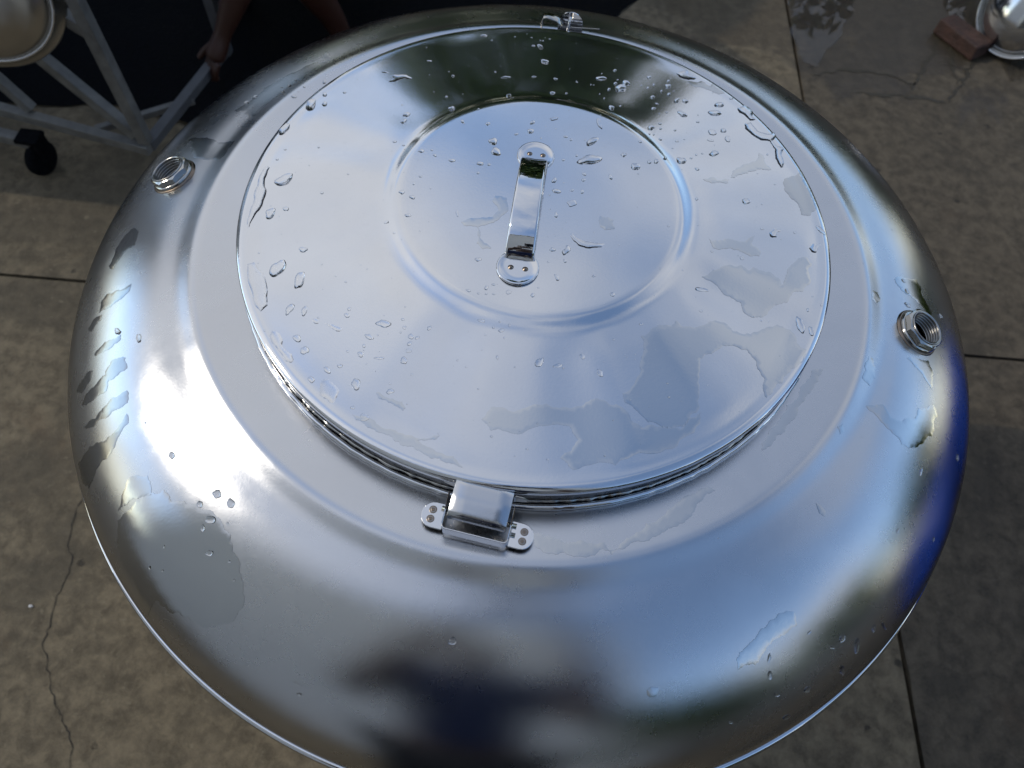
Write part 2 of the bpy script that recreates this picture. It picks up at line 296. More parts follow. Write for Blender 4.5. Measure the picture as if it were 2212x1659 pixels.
FILMS = [
  ('r', 'thick crooked bead of water on the right lid slope below the droplets', [(1830,1652),(1896,1702),(2111,2028),(1989,1563),(2034,1521),(1960,1476),(1903,1554),(1851,1580)]),
  ('r', 'long jagged trail of water running down near the lid edge at right', [(1894,1428),(1969,1478),(2030,1351),(2152,1343),(2342,1749),(2201,1294),(2170,1247),(2208,1182),(2279,1180),(2242,1068),(2257,952),(2219,832),(2201,912),(2167,1002),(2178,1127),(2134,1227),(2046,1217),(1954,1278),(1896,1338)]),
  ('f', 'thin ragged film of water on the upper right lid slope with a pointed top', [(1710,607),(1770,745),(1888,851),(1980,926),(2014,1035),(2057,1022),(2056,922),(2116,828),(2055,812),(1986,805),(1877,714),(1753,620)]),
  ('f', 'small thin streak of water film left of the pointed film', [(1439,509),(1533,567),(1581,534),(1692,578),(1680,529),(1596,516),(1528,480)]),
  ('f', 'broad water film against the right lid edge', [(2234,730),(2328,804),(2384,852),(2592,1161),(2435,763),(2483,641),(2700,918),(2509,424),(2451,347),(2356,322),(2328,465),(2281,496),(2223,613)]),
  ('r', 'curled puddle of water near the lid edge at upper right', [(1202,2120),(1247,2086),(1357,2153),(1373,2083),(1445,2042),(1425,1994),(1352,1979),(1263,2003)]),
  ('f', 'pale strip of water film beside the curled puddle at upper right', [(1352,1958),(1497,1996),(1585,1931),(1778,2369),(1870,2287),(1725,1852),(1634,1830),(1528,1874),(1403,1887)]),
  ('f', 'fish-shaped water film on the right lid slope', [(1467,-175),(1497,-198),(1572,-179),(1685,-138),(1715,-142),(1784,-139),(1902,-40),(1865,-149),(1943,-205),(1927,-260),(1840,-282),(1791,-257),(1681,-240),(1581,-273),(1508,-277)]),
  ('r', 'hooked patch of water between the fish-shaped film and the lid edge', [(2026,22),(2088,94),(2176,76),(2110,44),(2099,-14),(2041,-36)]),
  ('r', 'small notched patch of water close to the right lid edge', [(2387,-60),(2439,9),(2524,29),(2487,-26),(2474,-91),(2414,-114)]),
  ('f', 'largest torn water film in the middle of the right lid slope', [(1494,-517),(1590,-449),(1761,-395),(1821,-438),(1871,-391),(1944,-410),(2017,-407),(2099,-474),(2114,-527),(2136,-466),(2175,-342),(2280,-199),(2358,-166),(2403,-229),(2371,-442),(2302,-536),(2202,-578),(2167,-653),(2038,-731),(1976,-809),(1914,-874),(1843,-889),(1762,-839),(1741,-764),(1671,-739),(1577,-693),(1530,-636),(1410,-590)]),
  ('f', 'wide grey water film along the front right lid edge', [(916,-1245),(1065,-1121),(1156,-1115),(1193,-1057),(1232,-1100),(1347,-1093),(1424,-1052),(1522,-987),(1604,-995),(1661,-1049),(1754,-1068),(1873,-1021),(2052,-913),(2146,-939),(2200,-992),(2206,-1059),(2237,-1103),(2282,-1113),(2192,-1286),(2060,-1457),(1926,-1608),(1900,-1525),(1919,-1441),(1876,-1375),(1842,-1282),(1787,-1212),(1699,-1196),(1622,-1198),(1529,-1262),(1438,-1317),(1393,-1374),(1379,-1569),(1395,-1775),(1282,-1941),(1141,-1981),(999,-1955),(816,-1825),(795,-1754),(929,-1540),(940,-1381)]),
  ('f', 'pale water film spreading along the front edge of the lid', [(-243,-2090),(-185,-1992),(-10,-2007),(225,-1911),(435,-1911),(604,-1816),(800,-1865),(965,-2007),(1247,-1976),(1406,-1811),(1396,-1906),(1146,-2144),(773,-2319),(472,-2392),(364,-2318),(489,-2159),(412,-2061),(76,-2160),(-164,-2171)]),
  ('f', 'narrow water film lying just inside the lid edge above the hinge', [(-1205,-2152),(-1098,-2160),(-839,-2259),(-531,-2246),(-560,-2285),(-693,-2305),(-408,-2393),(-329,-2471),(-572,-2429),(-863,-2317),(-1047,-2246)]),
  ('r', 'dumbbell-shaped water blob by the front left lid edge', [(-1986,-1552),(-1977,-1513),(-1939,-1505),(-1897,-1535),(-1861,-1582),(-1859,-1630),(-1820,-1670),(-1766,-1693),(-1736,-1759),(-1755,-1779),(-1817,-1761),(-1836,-1725),(-1887,-1675),(-1951,-1616)]),
  ('r', 'largest flat water blob on the front left lid slope', [(-1501,-1925),(-1477,-1883),(-1424,-1889),(-1367,-1935),(-1326,-1971),(-1339,-2022),(-1348,-2072),(-1373,-2085),(-1428,-2050),(-1479,-2030)]),
  ('r', 'thin slanting trail of water with a round head on the left lid slope', [(-1685,-1400),(-1672,-1371),(-1618,-1390),(-1555,-1408),(-1493,-1420),(-1418,-1448),(-1416,-1485),(-1460,-1483),(-1516,-1449),(-1584,-1410),(-1639,-1430)]),
  ('f', 'faint slanting water trail right of the largest flat blob', [(-1057,-1961),(-1024,-1962),(-962,-1995),(-848,-2011),(-818,-2057),(-836,-2086),(-897,-2051),(-967,-2020),(-1035,-2003)]),
  ('r', 'tall water blob standing along the left lid edge', [(-2346,-894),(-2288,-863),(-2179,-974),(-2088,-1198),(-2059,-1284),(-2110,-1352),(-2202,-1250),(-2288,-1076)]),
  ('r', 'ragged ridge of water along the upper left lid edge', [(-2479,209),(-2433,188),(-2429,-1),(-2385,-101),(-2389,-318),(-2428,-455),(-2424,-549),(-2457,-515),(-2476,-363),(-2498,-147),(-2509,58)]),
  ('r', 'forked trail of water on the far left lid slope over the dark reflection', [(-1698,1593),(-1644,1597),(-1564,1545),(-1442,1553),(-1373,1507),(-1308,1525),(-1380,1470),(-1443,1480),(-1528,1423),(-1607,1408),(-1605,1435),(-1558,1477),(-1574,1521),(-1637,1563),(-1692,1564)]),
  ('r', 'boomerang-shaped water puddle right of the handle', [(272,-353),(303,-342),(339,-406),(403,-431),(492,-435),(595,-431),(557,-482),(504,-496),(443,-514),(362,-494),(314,-444)]),
  ('r', 'slim flat trail of water beside the handle above the boomerang-shaped puddle', [(78,-424),(125,-420),(176,-390),(201,-392),(170,-422),(108,-440)]),
  ('f', 'faint spreading water film left of the handle', [(-625,-376),(-568,-333),(-489,-316),(-374,-288),(-335,-199),(-396,-99),(-375,-47),(-281,-58),(-251,-175),(-311,-291),(-393,-361),(-477,-408),(-454,-520),(-412,-571),(-345,-617),(-413,-638),(-473,-579),(-490,-410),(-603,-408)]),
  ('f', 'faint square water film right of the handle on the raised disc', [(528,-144),(597,-145),(644,-174),(656,-266),(576,-290),(534,-261),(522,-204)]),
  ('d', 'dark wet streak on the left shoulder below the socket, uppermost', [(-3835,-1007),(-3789,-928),(-3521,-879),(-3513,-944),(-3644,-1057),(-3815,-1104)]),
  ('d', 'dark wet patch on the left shoulder above the row of streaks', [(-3911,-597),(-3873,-324),(-3762,-209),(-3678,-277),(-3664,-441),(-3770,-516),(-3821,-662)]),
  ('d', 'smallest dark wet streak on the left shoulder', [(-3908,-1236),(-3875,-1159),(-3763,-1133),(-3758,-1194),(-3850,-1269)]),
  ('d', 'thin ragged wet streak on the left shoulder, above the forked one', [(-3712,-1516),(-3655,-1461),(-3451,-1387),(-3435,-1432),(-3545,-1511),(-3685,-1536)]),
  ('d', 'short wet streak on the left shoulder nearest the outline', [(-3875,-1771),(-3743,-1656),(-3681,-1658),(-3678,-1724),(-3788,-1823)]),
  ('d', 'forked dark wet streak on the left shoulder', [(-3738,-1937),(-3699,-1848),(-3504,-1734),(-3472,-1619),(-3323,-1613),(-3274,-1714),(-3447,-1796),(-3440,-1875),(-3628,-1940)]),
  ('d', 'narrow curved wet streak below the forked one on the left shoulder', [(-3662,-2126),(-3504,-2088),(-3447,-2024),(-3213,-1904),(-3174,-2010),(-3266,-2050),(-3490,-2139)]),
  ('d', 'longest dark wet streak reaching down the left shoulder to the rim', [(-3726,-2377),(-3532,-2295),(-3308,-2263),(-3154,-2099),(-3116,-2176),(-3242,-2389),(-3407,-2500),(-3500,-2611),(-3624,-2546)]),
  ('d', 'small wet patch joining the big one on the lower left shoulder', [(-3088,-2828),(-2995,-2596),(-2826,-2595),(-2784,-2653),(-2749,-2743),(-2899,-2758),(-3038,-2807)]),
  ('d', 'big dark wet patch on the lower left shoulder', [(-3081,-2892),(-2895,-2775),(-2642,-2706),(-2553,-2792),(-2146,-2897),(-2009,-3011),(-1974,-3127),(-1893,-3228),(-1851,-3510),(-1932,-3592),(-2091,-3625),(-2353,-3558),(-2608,-3453),(-2750,-3536),(-2988,-3226),(-3084,-3036)]),
  ('f', 'splayed pale wet patch on the right shoulder', [(2898,-1364),(3069,-1306),(3131,-1398),(3383,-1350),(3435,-1236),(3617,-1140),(3678,-1216),(3590,-1425),(3473,-1528),(3302,-1627),(3225,-1618),(3120,-1521),(3020,-1449)]),
  ('f', 'pale wet smear on the right shoulder beside the step, above the socket', [(3088,-175),(3153,-167),(3173,-239),(3111,-305),(3073,-282)]),
  ('f', 'pale wet smear running down past the right socket', [(3367,56),(3642,168),(3691,-25),(3765,-176),(3694,-230),(3601,-128),(3428,-51)]),
  ('f', 'pale wet fleck beside the step below the right socket', [(2877,-1111),(2981,-889),(3010,-896),(3022,-1081),(2958,-1167),(2903,-1144)]),
  ('f', 'tiny pale wet fleck beside the step at right', [(2609,-1615),(2662,-1579),(2670,-1644),(2634,-1676)]),
  ('f', 'pale wet wedge below the right socket', [(3370,-790),(3496,-749),(3617,-722),(3622,-1002),(3573,-951),(3499,-873)]),
  ('f', 'long pale wet band on the flat collar beside the lid', [(1987,-1836),(2135,-1618),(2325,-1329),(2452,-1108),(2555,-1070),(2415,-1329),(2270,-1587),(2074,-1826),(1981,-1910)]),
  ('f', 'leaf-shaped wet mark on the right shoulder', [(2405,-2267),(2446,-2275),(2489,-2313),(2484,-2356),(2429,-2337)]),
  ('f', 'long wet patch on the flat collar right of the hinge', [(234,-2788),(314,-2807),(521,-2833),(759,-2805),(819,-2891),(878,-2802),(1065,-2617),(1222,-2507),(1347,-2379),(1545,-2260),(1597,-2293),(1431,-2483),(1185,-2677),(912,-2834),(611,-2932),(341,-2936),(253,-2893)]),
  ('f', 'pale wet patch above the drips on the lower right shoulder', [(2048,-3171),(2244,-3075),(2284,-3156),(2120,-3275),(2044,-3360),(1973,-3467),(1838,-3520),(1814,-3457),(1949,-3302)]),
  ('f', 'small round wet mark on the lower shoulder', [(1160,-3738),(1187,-3713),(1245,-3714),(1242,-3758),(1202,-3776),(1170,-3767)]),
  ('d', 'dark wet patch on the shoulder behind the left socket', [(-3618,961),(-3525,965),(-3327,884),(-3246,847),(-3026,798),(-3042,716),(-3097,549),(-3284,573),(-3387,611),(-3497,776),(-3520,863)]),
  ('d', 'grey wet band along the rear left shoulder beside the step', [(-3215,1315),(-3139,1398),(-3061,1513),(-2889,1771),(-2716,1968),(-2531,2136),(-2458,2037),(-2645,1729),(-2808,1510),(-2939,1208),(-3001,1188),(-3083,1267)]),
]
CRACK = [(-0.913, 0.053), (-0.912, 0.017), (-0.915, -0.018), (-0.907, -0.066), (-0.901, -0.092), (-0.882, -0.113), (-0.877, -0.148), (-0.884, -0.187), (-0.875, -0.247), (-0.873, -0.283), (-0.846, -0.326), (-0.827, -0.358), (-0.802, -0.388), (-0.783, -0.408), (-0.761, -0.432), (-0.744, -0.462), (-0.738, -0.497)]
MUD = [[(1.302, 1.967), (1.254, 1.867), (1.212, 1.788), (1.185, 1.732), (1.165, 1.677)], [(1.324, 1.971), (1.323, 1.888), (1.314, 1.823), (1.31, 1.77), (1.313, 1.71)], [(1.445, 1.945), (1.399, 1.864), (1.359, 1.795), (1.325, 1.729), (1.278, 1.645), (1.255, 1.609)], [(0.828, 1.682), (0.919, 1.722), (1.036, 1.737), (1.108, 1.719), (1.162, 1.694), (1.16, 1.651)], [(0.964, 1.619), (1.05, 1.629), (1.135, 1.631), (1.219, 1.628), (1.268, 1.619)]]
PUDDLE = [[(0.808, 2.136), (1.038, 2.177), (1.01, 2.052), (0.964, 1.966), (0.936, 1.877), (0.887, 1.805), (0.856, 1.729), (0.811, 1.739), (0.783, 1.833), (0.781, 1.954)], [(1.375, 2.237), (1.719, 2.299), (1.603, 1.818), (1.49, 1.756), (1.485, 1.816), (1.471, 1.912), (1.442, 1.944), (1.341, 1.983)]]
# ------------------------------------------------------------------ materials
STEEL_BODY = steel('satin_steel', .275, .59, smear=.025, wav=.0003, haze=.04, haze_rough=.55)
STEEL_LID = steel('bright_steel', .125, .70, smear=.02, scratch=.05, haze=.05, haze_rough=.42)
STEEL_WET = steel('wet_satin_steel', .19, .55, (.99, 1, 1), smear=.015)
STEEL_WETLID = steel('wet_bright_steel', .085, .625, (.99, 1, 1), smear=.01)
STEEL_WETD = steel('soaked_satin_steel', .19, .40, (.98, 1, 1.02), smear=.02)
STEEL_POL = steel('polished_steel', .05, .70, smear=.015)
STEEL_CUT = steel('machined_steel', .20, .46, (1.03, 1, .93), smear=.06)
STEEL_BORE = steel('threaded_steel', .30, .34, (1.03, 1, .95), smear=.06)
STEEL_BRUSH = steel('brushed_steel', .24, .26, smear=.04, brush=(120, 120, 4))
STEEL_TONGUE = steel('pressed_steel', .26, .56, smear=.05)
STEEL_DULL = steel('dull_steel', .33, .52, (1.02, 1, .95), smear=.05)
WELD = steel('heat_tinted_weld', .34, .20, (1.15, .92, .72), smear=.12, wav=.001)
q = NT('water'); q.set(Base_Color=(1.0, 1.0, 1.0), Roughness=0.0, IOR=1.333, Transmission_Weight=1.0); WATER = q.m

def concrete():
    q = NT('concrete')
    a = q.noise(1.6, 6, .6, .3); b = q.noise(26, 7, .66, .3); c = q.noise(130, 5, .65); d = q.noise(5, 4, .6, .6)
    v = q.math('ADD', q.math('MULTIPLY', a, .45), q.math('MULTIPLY', b, .55))
    col = q.mix(q.rng(v, .36, .64), (.072, .061, .043), (.128, .109, .078))
    col = q.mix(q.rng(c, .30, .70, 0, .8), col, q.mix(q.rng(b, .4, .6), (.040, .033, .023), (.185, .160, .120)))
    col = q.mix(q.rng(d, .58, .76, 0, .4, True), col, (.140, .122, .094))          # pale worn patches
    col = q.mix(q.rng(q.noise(2.3, 5, .65, .8), .58, .72, 0, .5, True), col, (.105, .070, .043))   # rusty-brown staining
    col = q.mix(q.rng(q.noise(1.1, 6, .7, 1.2), .47, .62, 0, .62, True), col, (.040, .036, .028))   # oily damp patches
    col = q.mix(q.rng(q.noise(44, 5, .7, .2), .60, .72, 0, .6), col, (.19, .172, .135))   # worn pale aggregate
    g3 = q.noise(420, 3, .7); col = q.mix(q.rng(g3, .36, .66, 0, .45), q.mix(.35, col, (.02, .017, .013)), q.mix(.18, col, (.24, .215, .175)))   # grit
    # black specks and pits
    vo = q.n('TexVoronoi'); vo.inputs['Scale'].default_value = 13; q.l(q.tc.outputs['Object'], vo.inputs['Vector'])
    ran = q.n('SeparateColor'); q.l(vo.outputs['Color'], ran.inputs[0])
    sp = q.math('MULTIPLY', q.rng(q.math('ADD', vo.outputs['Distance'], q.rng(c, .3, .7, -.05, .05)), .07, .13, 1, 0), q.rng(ran.outputs[0], .72, .74))
    col = q.mix(q.math('MULTIPLY', sp, .75), col, (.016, .014, .012))
    # wet stain towards the far right
    geo = q.n('NewGeometry'); dist = q.n('VectorMath', operation='DISTANCE'); dist.inputs[1].default_value = (1.05, 2.35, 0)
    q.l(geo.outputs['Position'], dist.inputs[0])
    wet = q.rng(q.math('ADD', dist.outputs['Value'], q.rng(q.noise(3.2, 5, .6, .5), .25, .75, -.45, .45)), .62, .80, 1, 0, True)
    col = q.mix(q.math('MULTIPLY', wet, .6), col, (.030, .023, .014))
    r = q.math('SUBTRACT', q.rng(c, .3, .7, .78, .92), q.math('MULTIPLY', wet, .36))
    oi = q.n('ObjectInfo'); mm = q.n('Mix', data_type='RGBA', blend_type='MULTIPLY'); mm.inputs[0].default_value = 1.0; q.l(col, mm.inputs[6]); q.l(oi.outputs['Color'], mm.inputs[7]); col = mm.outputs[2]
    nb = q.bump(b, .002, .6); nb = q.bump(c, .0010, .9, nb); nb = q.bump(q.math('SUBTRACT', 1.0, sp), .002, .8, nb)
    q.set(Base_Color=col, Roughness=r, Normal=nb)
    return q.m
CONCRETE = concrete()
CRACKM = rgb('crack_dirt', (.026, .022, .017), .95)
MUDM = rgb('damp_mud', (.040, .032, .018), .55, var=.3, nscale=60, bump=.002)
RUBBER = rgb('black_rubber', (.0055, .006, .0075), .95, var=.5, nscale=90, bump=.001, spec=.04)

# ------------------------------------------------------------------ ground
gverts = [(-120, -120, -.03), (120, -120, -.03), (120, 120, -.03), (-120, 120, -.03)]
ground = tag(mesh_obj('ground', gverts, [(0, 1, 2, 3)], CONCRETE, smooth=False), kind='structure', label='stained grey brown concrete yard paving around the tank')
JX, JY, JA, SL = .826, .644, R(2.0), 2.6
ca, sa = math.cos(JA), math.sin(JA)
def gp(u, v): return Vector((JX+u*ca-v*sa, JY+u*sa+v*ca, 0))
slabs = {}
for i in (-2, -1, 0, 1):
    for j in (-2, -1, 0, 1):
        bm = bmesh.new(); c = gp((i+.5)*SL, (j+.5)*SL)
        M = Matrix.Translation(c+Vector((0, 0, -.06))) @ Matrix.Rotation(JA, 4, 'Z')
        box_bm(bm, (SL-.009, SL-.009, .12), Matrix(), .0)
        es = [e for e in bm.edges if abs(e.verts[0].co.z-e.verts[1].co.z) < .01 and e.verts[0].co.z > 0]
        bmesh.ops.subdivide_edges(bm, edges=es, cuts=140, use_grid_fill=False)
        for v in bm.verts:
            if v.co.z > 0:
                n1 = noise.noise(Vector((v.co.x*9, v.co.y*9, i*3+j))); n2 = noise.noise(Vector((v.co.x*40, v.co.y*40, i*3+j+9)))
                k_ = .0016*n2+.007*max(0, n1-.28)
                if abs(v.co.x) > SL/2-.01: v.co.x -= math.copysign(k_, v.co.x)
                if abs(v.co.y) > SL/2-.01: v.co.y -= math.copysign(k_, v.co.y)
        bmesh.ops.transform(bm, matrix=M, verts=bm.verts)
        slabs[i, j] = bm_obj('concrete_slab', bm, CONCRETE, ground)
        slabs[i, j].color = {0: (.98, .90, .78, 1), -1: (1.62, 1.48, 1.22, 1)}.get(i, (1.0, .95, .84, 1))       # tone set by slab column, lightest left of the joint
def strip(name, pts, w, mat, parent, z, seed, sub=5, jit=.006):
    rnd = random.Random(seed); P = []
    for a, b in zip(pts[:-1], pts[1:]):
        for k in range(sub):
            t = k/sub; P.append(Vector((a[0]+(b[0]-a[0])*t+rnd.uniform(-jit, jit), a[1]+(b[1]-a[1])*t+rnd.uniform(-jit, jit), z)))
    V, F = [], []
    for i, p in enumerate(P):
        t = P[min(i+1, len(P)-1)]-P[max(i-1, 0)]; n = Vector((-t.y, t.x, 0)).normalized()
        ww = w*rnd.uniform(.35, 1.3)*min(1, (i+1)/4, (len(P)-i)/4)
        V += [p+n*ww, p-n*ww]
        if i: F.append((2*i-2, 2*i-1, 2*i+1, 2*i))
    return mesh_obj(name, V, F, mat, parent, smooth=False)
bm = bmesh.new(); bmesh.ops.create_icosphere(bm, subdivisions=1, radius=.005); bmesh.ops.transform(bm, matrix=Matrix.Translation((-.926, -.215, .002)) @ Matrix.Diagonal((1, .7, .5, 1)), verts=bm.verts)
tag(bm_obj('stone_chip', bm, rgb('white_chip', (.6, .58, .56), .7)), 'tiny white stone chip on the concrete left of the crack', 'stone chip')
strip('crack', CRACK, .0009, CRACKM, slabs[-1, -1], .0012, 4, 4, .0028)
for k, l in enumerate(MUD): strip('mud_line', l, .008, MUDM, slabs[0, 0], .0014, 30+k, 4, .008)

def poly_mesh(name, pts, mat, parent, zfun, step, seed, jag=.5, levels=3, lift=0.0, dome=0.0, edge_tilt=.0, normals=True):
    """ragged flat patch following a surface: constrained triangulation of the outline plus a grid inside"""
    rnd = random.Random(seed)
    P = [Vector(p) for p in pts]
    for lv in range(levels):
        Q = []
        for a, b in zip(P, P[1:]+P[:1]):
            d = b-a; L = d.length; n = Vector((-d.y, d.x))
            Q += [a, (a+b)/2+n*rnd.uniform(-.22, .22)*jag*(1 if lv else .7)]
        P = Q
    # drop vertices that crowd together
    K = []
    for p in P:
        if not K or (p-K[-1]).length > step*.12: K.append(p)
    if (K[0]-K[-1]).length < step*.12: K.pop()
    P = K; n = len(P)
    xs = [p.x for p in P]; ys = [p.y for p in P]
    def inside(x, y):
        c = False
        for a, b in zip(P, P[1:]+P[:1]):
            if (a.y > y) != (b.y > y) and x < (b.x-a.x)*(y-a.y)/(b.y-a.y)+a.x: c = not c
        return c
    def dist(x, y):
        best = 9
        for a, b in zip(P, P[1:]+P[:1]):
            d = b-a; L2 = d.length_squared or 1e-12
            t = min(max(((x-a.x)*d.x+(y-a.y)*d.y)/L2, 0), 1)
            best = min(best, math.hypot(a.x+d.x*t-x, a.y+d.y*t-y))
        return best
    I = []
    y = min(ys)+step*.5; row = 0
    while y < max(ys):
        x = min(xs)+step*(.25+.5*(row % 2))
        while x < max(xs):
            if inside(x, y) and dist(x, y) > step*.35: I.append(Vector((x, y)))
            x += step
        y += step*.87; row += 1
    res = geometry.delaunay_2d_cdt(P+I, [(k, (k+1) % n) for k in range(n)], [], 1, 1e-6)
    v2, tri = res[0], res[2]
    V, N = [], []
    for p in v2:
        x, y = p.x, p.y; e = .0008
        d = dist(x, y)
        z = zfun(x, y)
        nx = -(zfun(x+e, y)-zfun(x-e, y))/(2*e); ny = -(zfun(x, y+e)-zfun(x, y-e))/(2*e)
        nn = Vector((nx, ny, 1)).normalized()
        h = lift
        if dome: h += dome*(1-math.exp(-d/(dome*1.1)))-.0002
        V.append(Vector((x, y, z))+nn*h); N.append(nn)
    F = []
    for t in tri:
        a, b, c = (v2[i] for i in t)
        F.append(tuple(t) if (b-a).cross(c-a) > 0 else tuple(t)[::-1])
    o = mesh_obj(name, V, F, mat, parent)
    if normals and not dome:
        # film: surface normal of the skin under it, rolled over a little at the very edge
        area = sum(a.x*c_.y-c_.x*a.y for a, c_ in zip(P, P[1:]+P[:1])); sg = 1 if area > 0 else -1
        for k, p in enumerate(v2):
            if dist(p.x, p.y) < 1e-5 and edge_tilt:
                kk = min(range(n), key=lambda q_: (P[q_]-p).length_squared); t = P[(kk+1) % n]-P[kk-1]
                o_ = Vector((t.y, -t.x, 0)).normalized()*sg
                N[k] = (N[k]+o_*edge_tilt).normalized()
        o.data.normals_split_custom_set_from_vertices([tuple(x) for x in N])
    return o
for k, pl in enumerate(PUDDLE):
    tag(poly_mesh('puddle', pl, WATER, None, lambda x, y: .0016, .06, 80+k, .6, 3, normals=False),
        ['shallow dark puddle beside the slab joint at the far right', 'shallow dark puddle around the steel drum in the far right corner'][k], 'puddle')

# ------------------------------------------------------------------ the water tank
tank = tag(empty('water_tank', (0, 0, 0)), 'big wet stainless steel water tank seen from above, with round hinged lid', 'water tank')
SOCK = []
for az in (173.7, -7.6):
    r = 1.372*S; x, y = r*math.cos(R(az)), r*math.sin(R(az)); e = .004
    n = Vector((-(height(x+e, y)-height(x-e, y))/(2*e), -(height(x, y+e)-height(x, y-e))/(2*e), 1)).normalized()
    SOCK.append((Vector((x, y, height(x, y))), n))
def keep(c): return all((c-p).length > .0172 for p, n in SOCK)
lathe('shoulder', SHELL_TOP, STEEL_BODY, tank, seg=448, scale=S, z0=LZ, zf=wave, keep=keep)
# cylinder wall with pressed hoops, bottom closed
wall = [(1.735, -.604)]
for k in range(5):
    zc = -1.0-k*.68
    wall += [(1.735, zc+.10)]+[(1.735-.028*math.sin(math.pi*t/8)**2, zc+.10-.20*t/8) for t in range(1, 8)]+[(1.735, zc-.10)]
wall += [(1.735, -4.0), (1.70, -4.05), (1.2, -4.09), (0, -4.10)]
lathe('body', wall, STEEL_BODY, tank, seg=192, scale=S, z0=LZ)
lathe('rim_bead', [(1.7515+.0145*math.cos(2*math.pi*k/14), -.612+.0165*math.sin(2*math.pi*k/14)) for k in range(15)], STEEL_POL, tank, seg=256, scale=S, z0=LZ)
# neck the lid sits on, with its rolled wire and the ragged weld above it
lathe('neck', [(.962, -.006), (.968, -.004), (.972, -.006), (.972, -.122)], STEEL_BRUSH, tank, seg=192, scale=S, z0=LZ)
def ringw(r, z, rr, amp, seed, seg=360, n=10, name='neck_bead', mat=STEEL_POL):
    V, F = [], []
    for k in range(seg):
        th = 2*math.pi*k/seg
        w1 = amp*noise.noise((18*math.cos(th), 18*math.sin(th), seed)); w2 = amp*noise.noise((55*math.cos(th), 55*math.sin(th), seed+7))
        R0, Z0, q_ = r+w1+.4*w2, z+.7*w1, rr*(1+3*w2/max(rr, 1e-6)*.25)
        for i in range(n):
            a = 2*math.pi*i/n; rad = (R0+q_*math.cos(a))*S
            V.append((rad*math.cos(th), rad*math.sin(th), LZ+(Z0+q_*math.sin(a))*S))
    for k in range(seg):
        for i in range(n):
            k2, i2 = (k+1) % seg, (i+1) % n
            F.append((k*n+i, k2*n+i, k2*n+i2, k*n+i2))
    return mesh_obj(name, V, F, mat, tank)
ringw(1.001, -.1125, .0105, .0022, 3)
ringw(.988, -.0985, .005, .0035, 9, 720, 8, 'weld_seam', STEEL_CUT)

# lid: raised disc, cone, rolled edge and skirt
skirt = _dense(_fillet([(1.0, -.020), (.9985, -.030, .008), (.991, -.036, .006), (.9885, -.094, .004), (.980, -.0965)]), .02)[1:]
lid = lathe('lid', LID_TOP+skirt, STEEL_LID, tank, seg=448, scale=S, z0=LZ, zf=wave)
lid.data.materials.append(STEEL_BRUSH)
for p in lid.data.polygons:
    if p.center.z < LZ-.034*S: p.material_index = 1

# handle: bent strap with rolled edges, a round plate welded at each end
h0 = Vector((-.030*S, .150*S)); h1 = Vector((-.042*S, -.272*S))
hd = (h1-h0); L = hd.length; hx = hd.normalized(); hy = Vector((-hx.y, hx.x))
zd = height(h0.x, h0.y)
def hw(s_, v, up): p = h0+hx*s_+hy*v; return Vector((p.x, p.y, zd+up))
N, V, F = 40, [], []
prof_w = [(-.0112, -.0035), (-.0113, -.0008), (-.0106, .0002), (-.0095, .0003), (0, -.0001), (.0095, .0003), (.0106, .0002), (.0113, -.0008), (.0112, -.0035)]
for k in range(N+1):
    t = k/N
    arch = .0265*math.sin(math.pi*min(max(t, 0), 1))**.62+.0008
    t2 = .01
    da = (.0265*math.sin(math.pi*min(t+t2, 1))**.62-.0265*math.sin(math.pi*max(t-t2, 0))**.62)/((min(t+t2, 1)-max(t-t2, 0))*L)
    nn = Vector((-da, 1)).normalized(); wsc = 1.0-.06*math.sin(math.pi*t)+.04*t
    for v, u in prof_w:
        V.append(hw(t*L+nn.x*u, v*wsc, arch+nn.y*u))
nw = len(prof_w)
for k in range(N):
    for i in range(nw-1): F.append((k*nw+i, k*nw+i+1, (k+1)*nw+i+1, (k+1)*nw+i))
hs = mesh_obj('handle_strap', V, F, STEEL_POL, lid)
md = hs.modifiers.new('sheet', 'SOLIDIFY'); md.thickness = .0010; md.offset = 0
for s_, rr in ((-.0075, .0165), (L+.0085, .0172)):
    c = h0+hx*s_
    M = frame((c.x, c.y, zd+.0002), (hx.x, hx.y, 0), (0, 0, 1))
    lathe('handle_plate', [(0, .0009), (.60*rr/.017, .0009), (.90, .0010), (.965, .0016), (1.0, .0014), (1.01, .0006), (1.0, -.0004)] if False else
          [(0, .0010), (rr*.55, .00095), (rr*.88, .0010), (rr*.95, .0016), (rr, .0013), (rr*1.012, .0005), (rr*1.0, -.0003)], STEEL_POL, lid, seg=64, matrix=M)
    for vv in (-.0055, .0062):
        p = c+hx*(-.001 if s_ < 0 else .001)+hy*vv
        lathe('spot_weld', [(0, .0016), (.0009, .0015), (.0016, .0009), (.0024, .0002), (.0030, 0)], WELD, lid, seg=14, matrix=Matrix.Translation((p.x, p.y, zd+.0010)))

# ---- hinge in front
HA = R(-93.6); HR = 1.060*S
hc = Vector((HR*math.cos(HA), HR*math.sin(HA), LZ-.0975*S))
HM = frame(hc, (math.cos(HA+math.pi/2-R(4.5)), math.sin(HA+math.pi/2-R(4.5)), 0), (0, 0, 1)) @ Matrix.Rotation(math.pi, 4, 'Z')
# local axes after the turn: +x to the left seen from the camera flipped back below
HM = Matrix((Vector((math.cos(HA+math.pi/2), math.sin(HA+math.pi/2), 0)), Vector((math.cos(HA), math.sin(HA), 0)), Vector((0, 0, 1)))).transposed().to_4x4()
HM = HM @ Matrix.Rotation(R(4.0), 4, 'Z'); HM.translation = hc
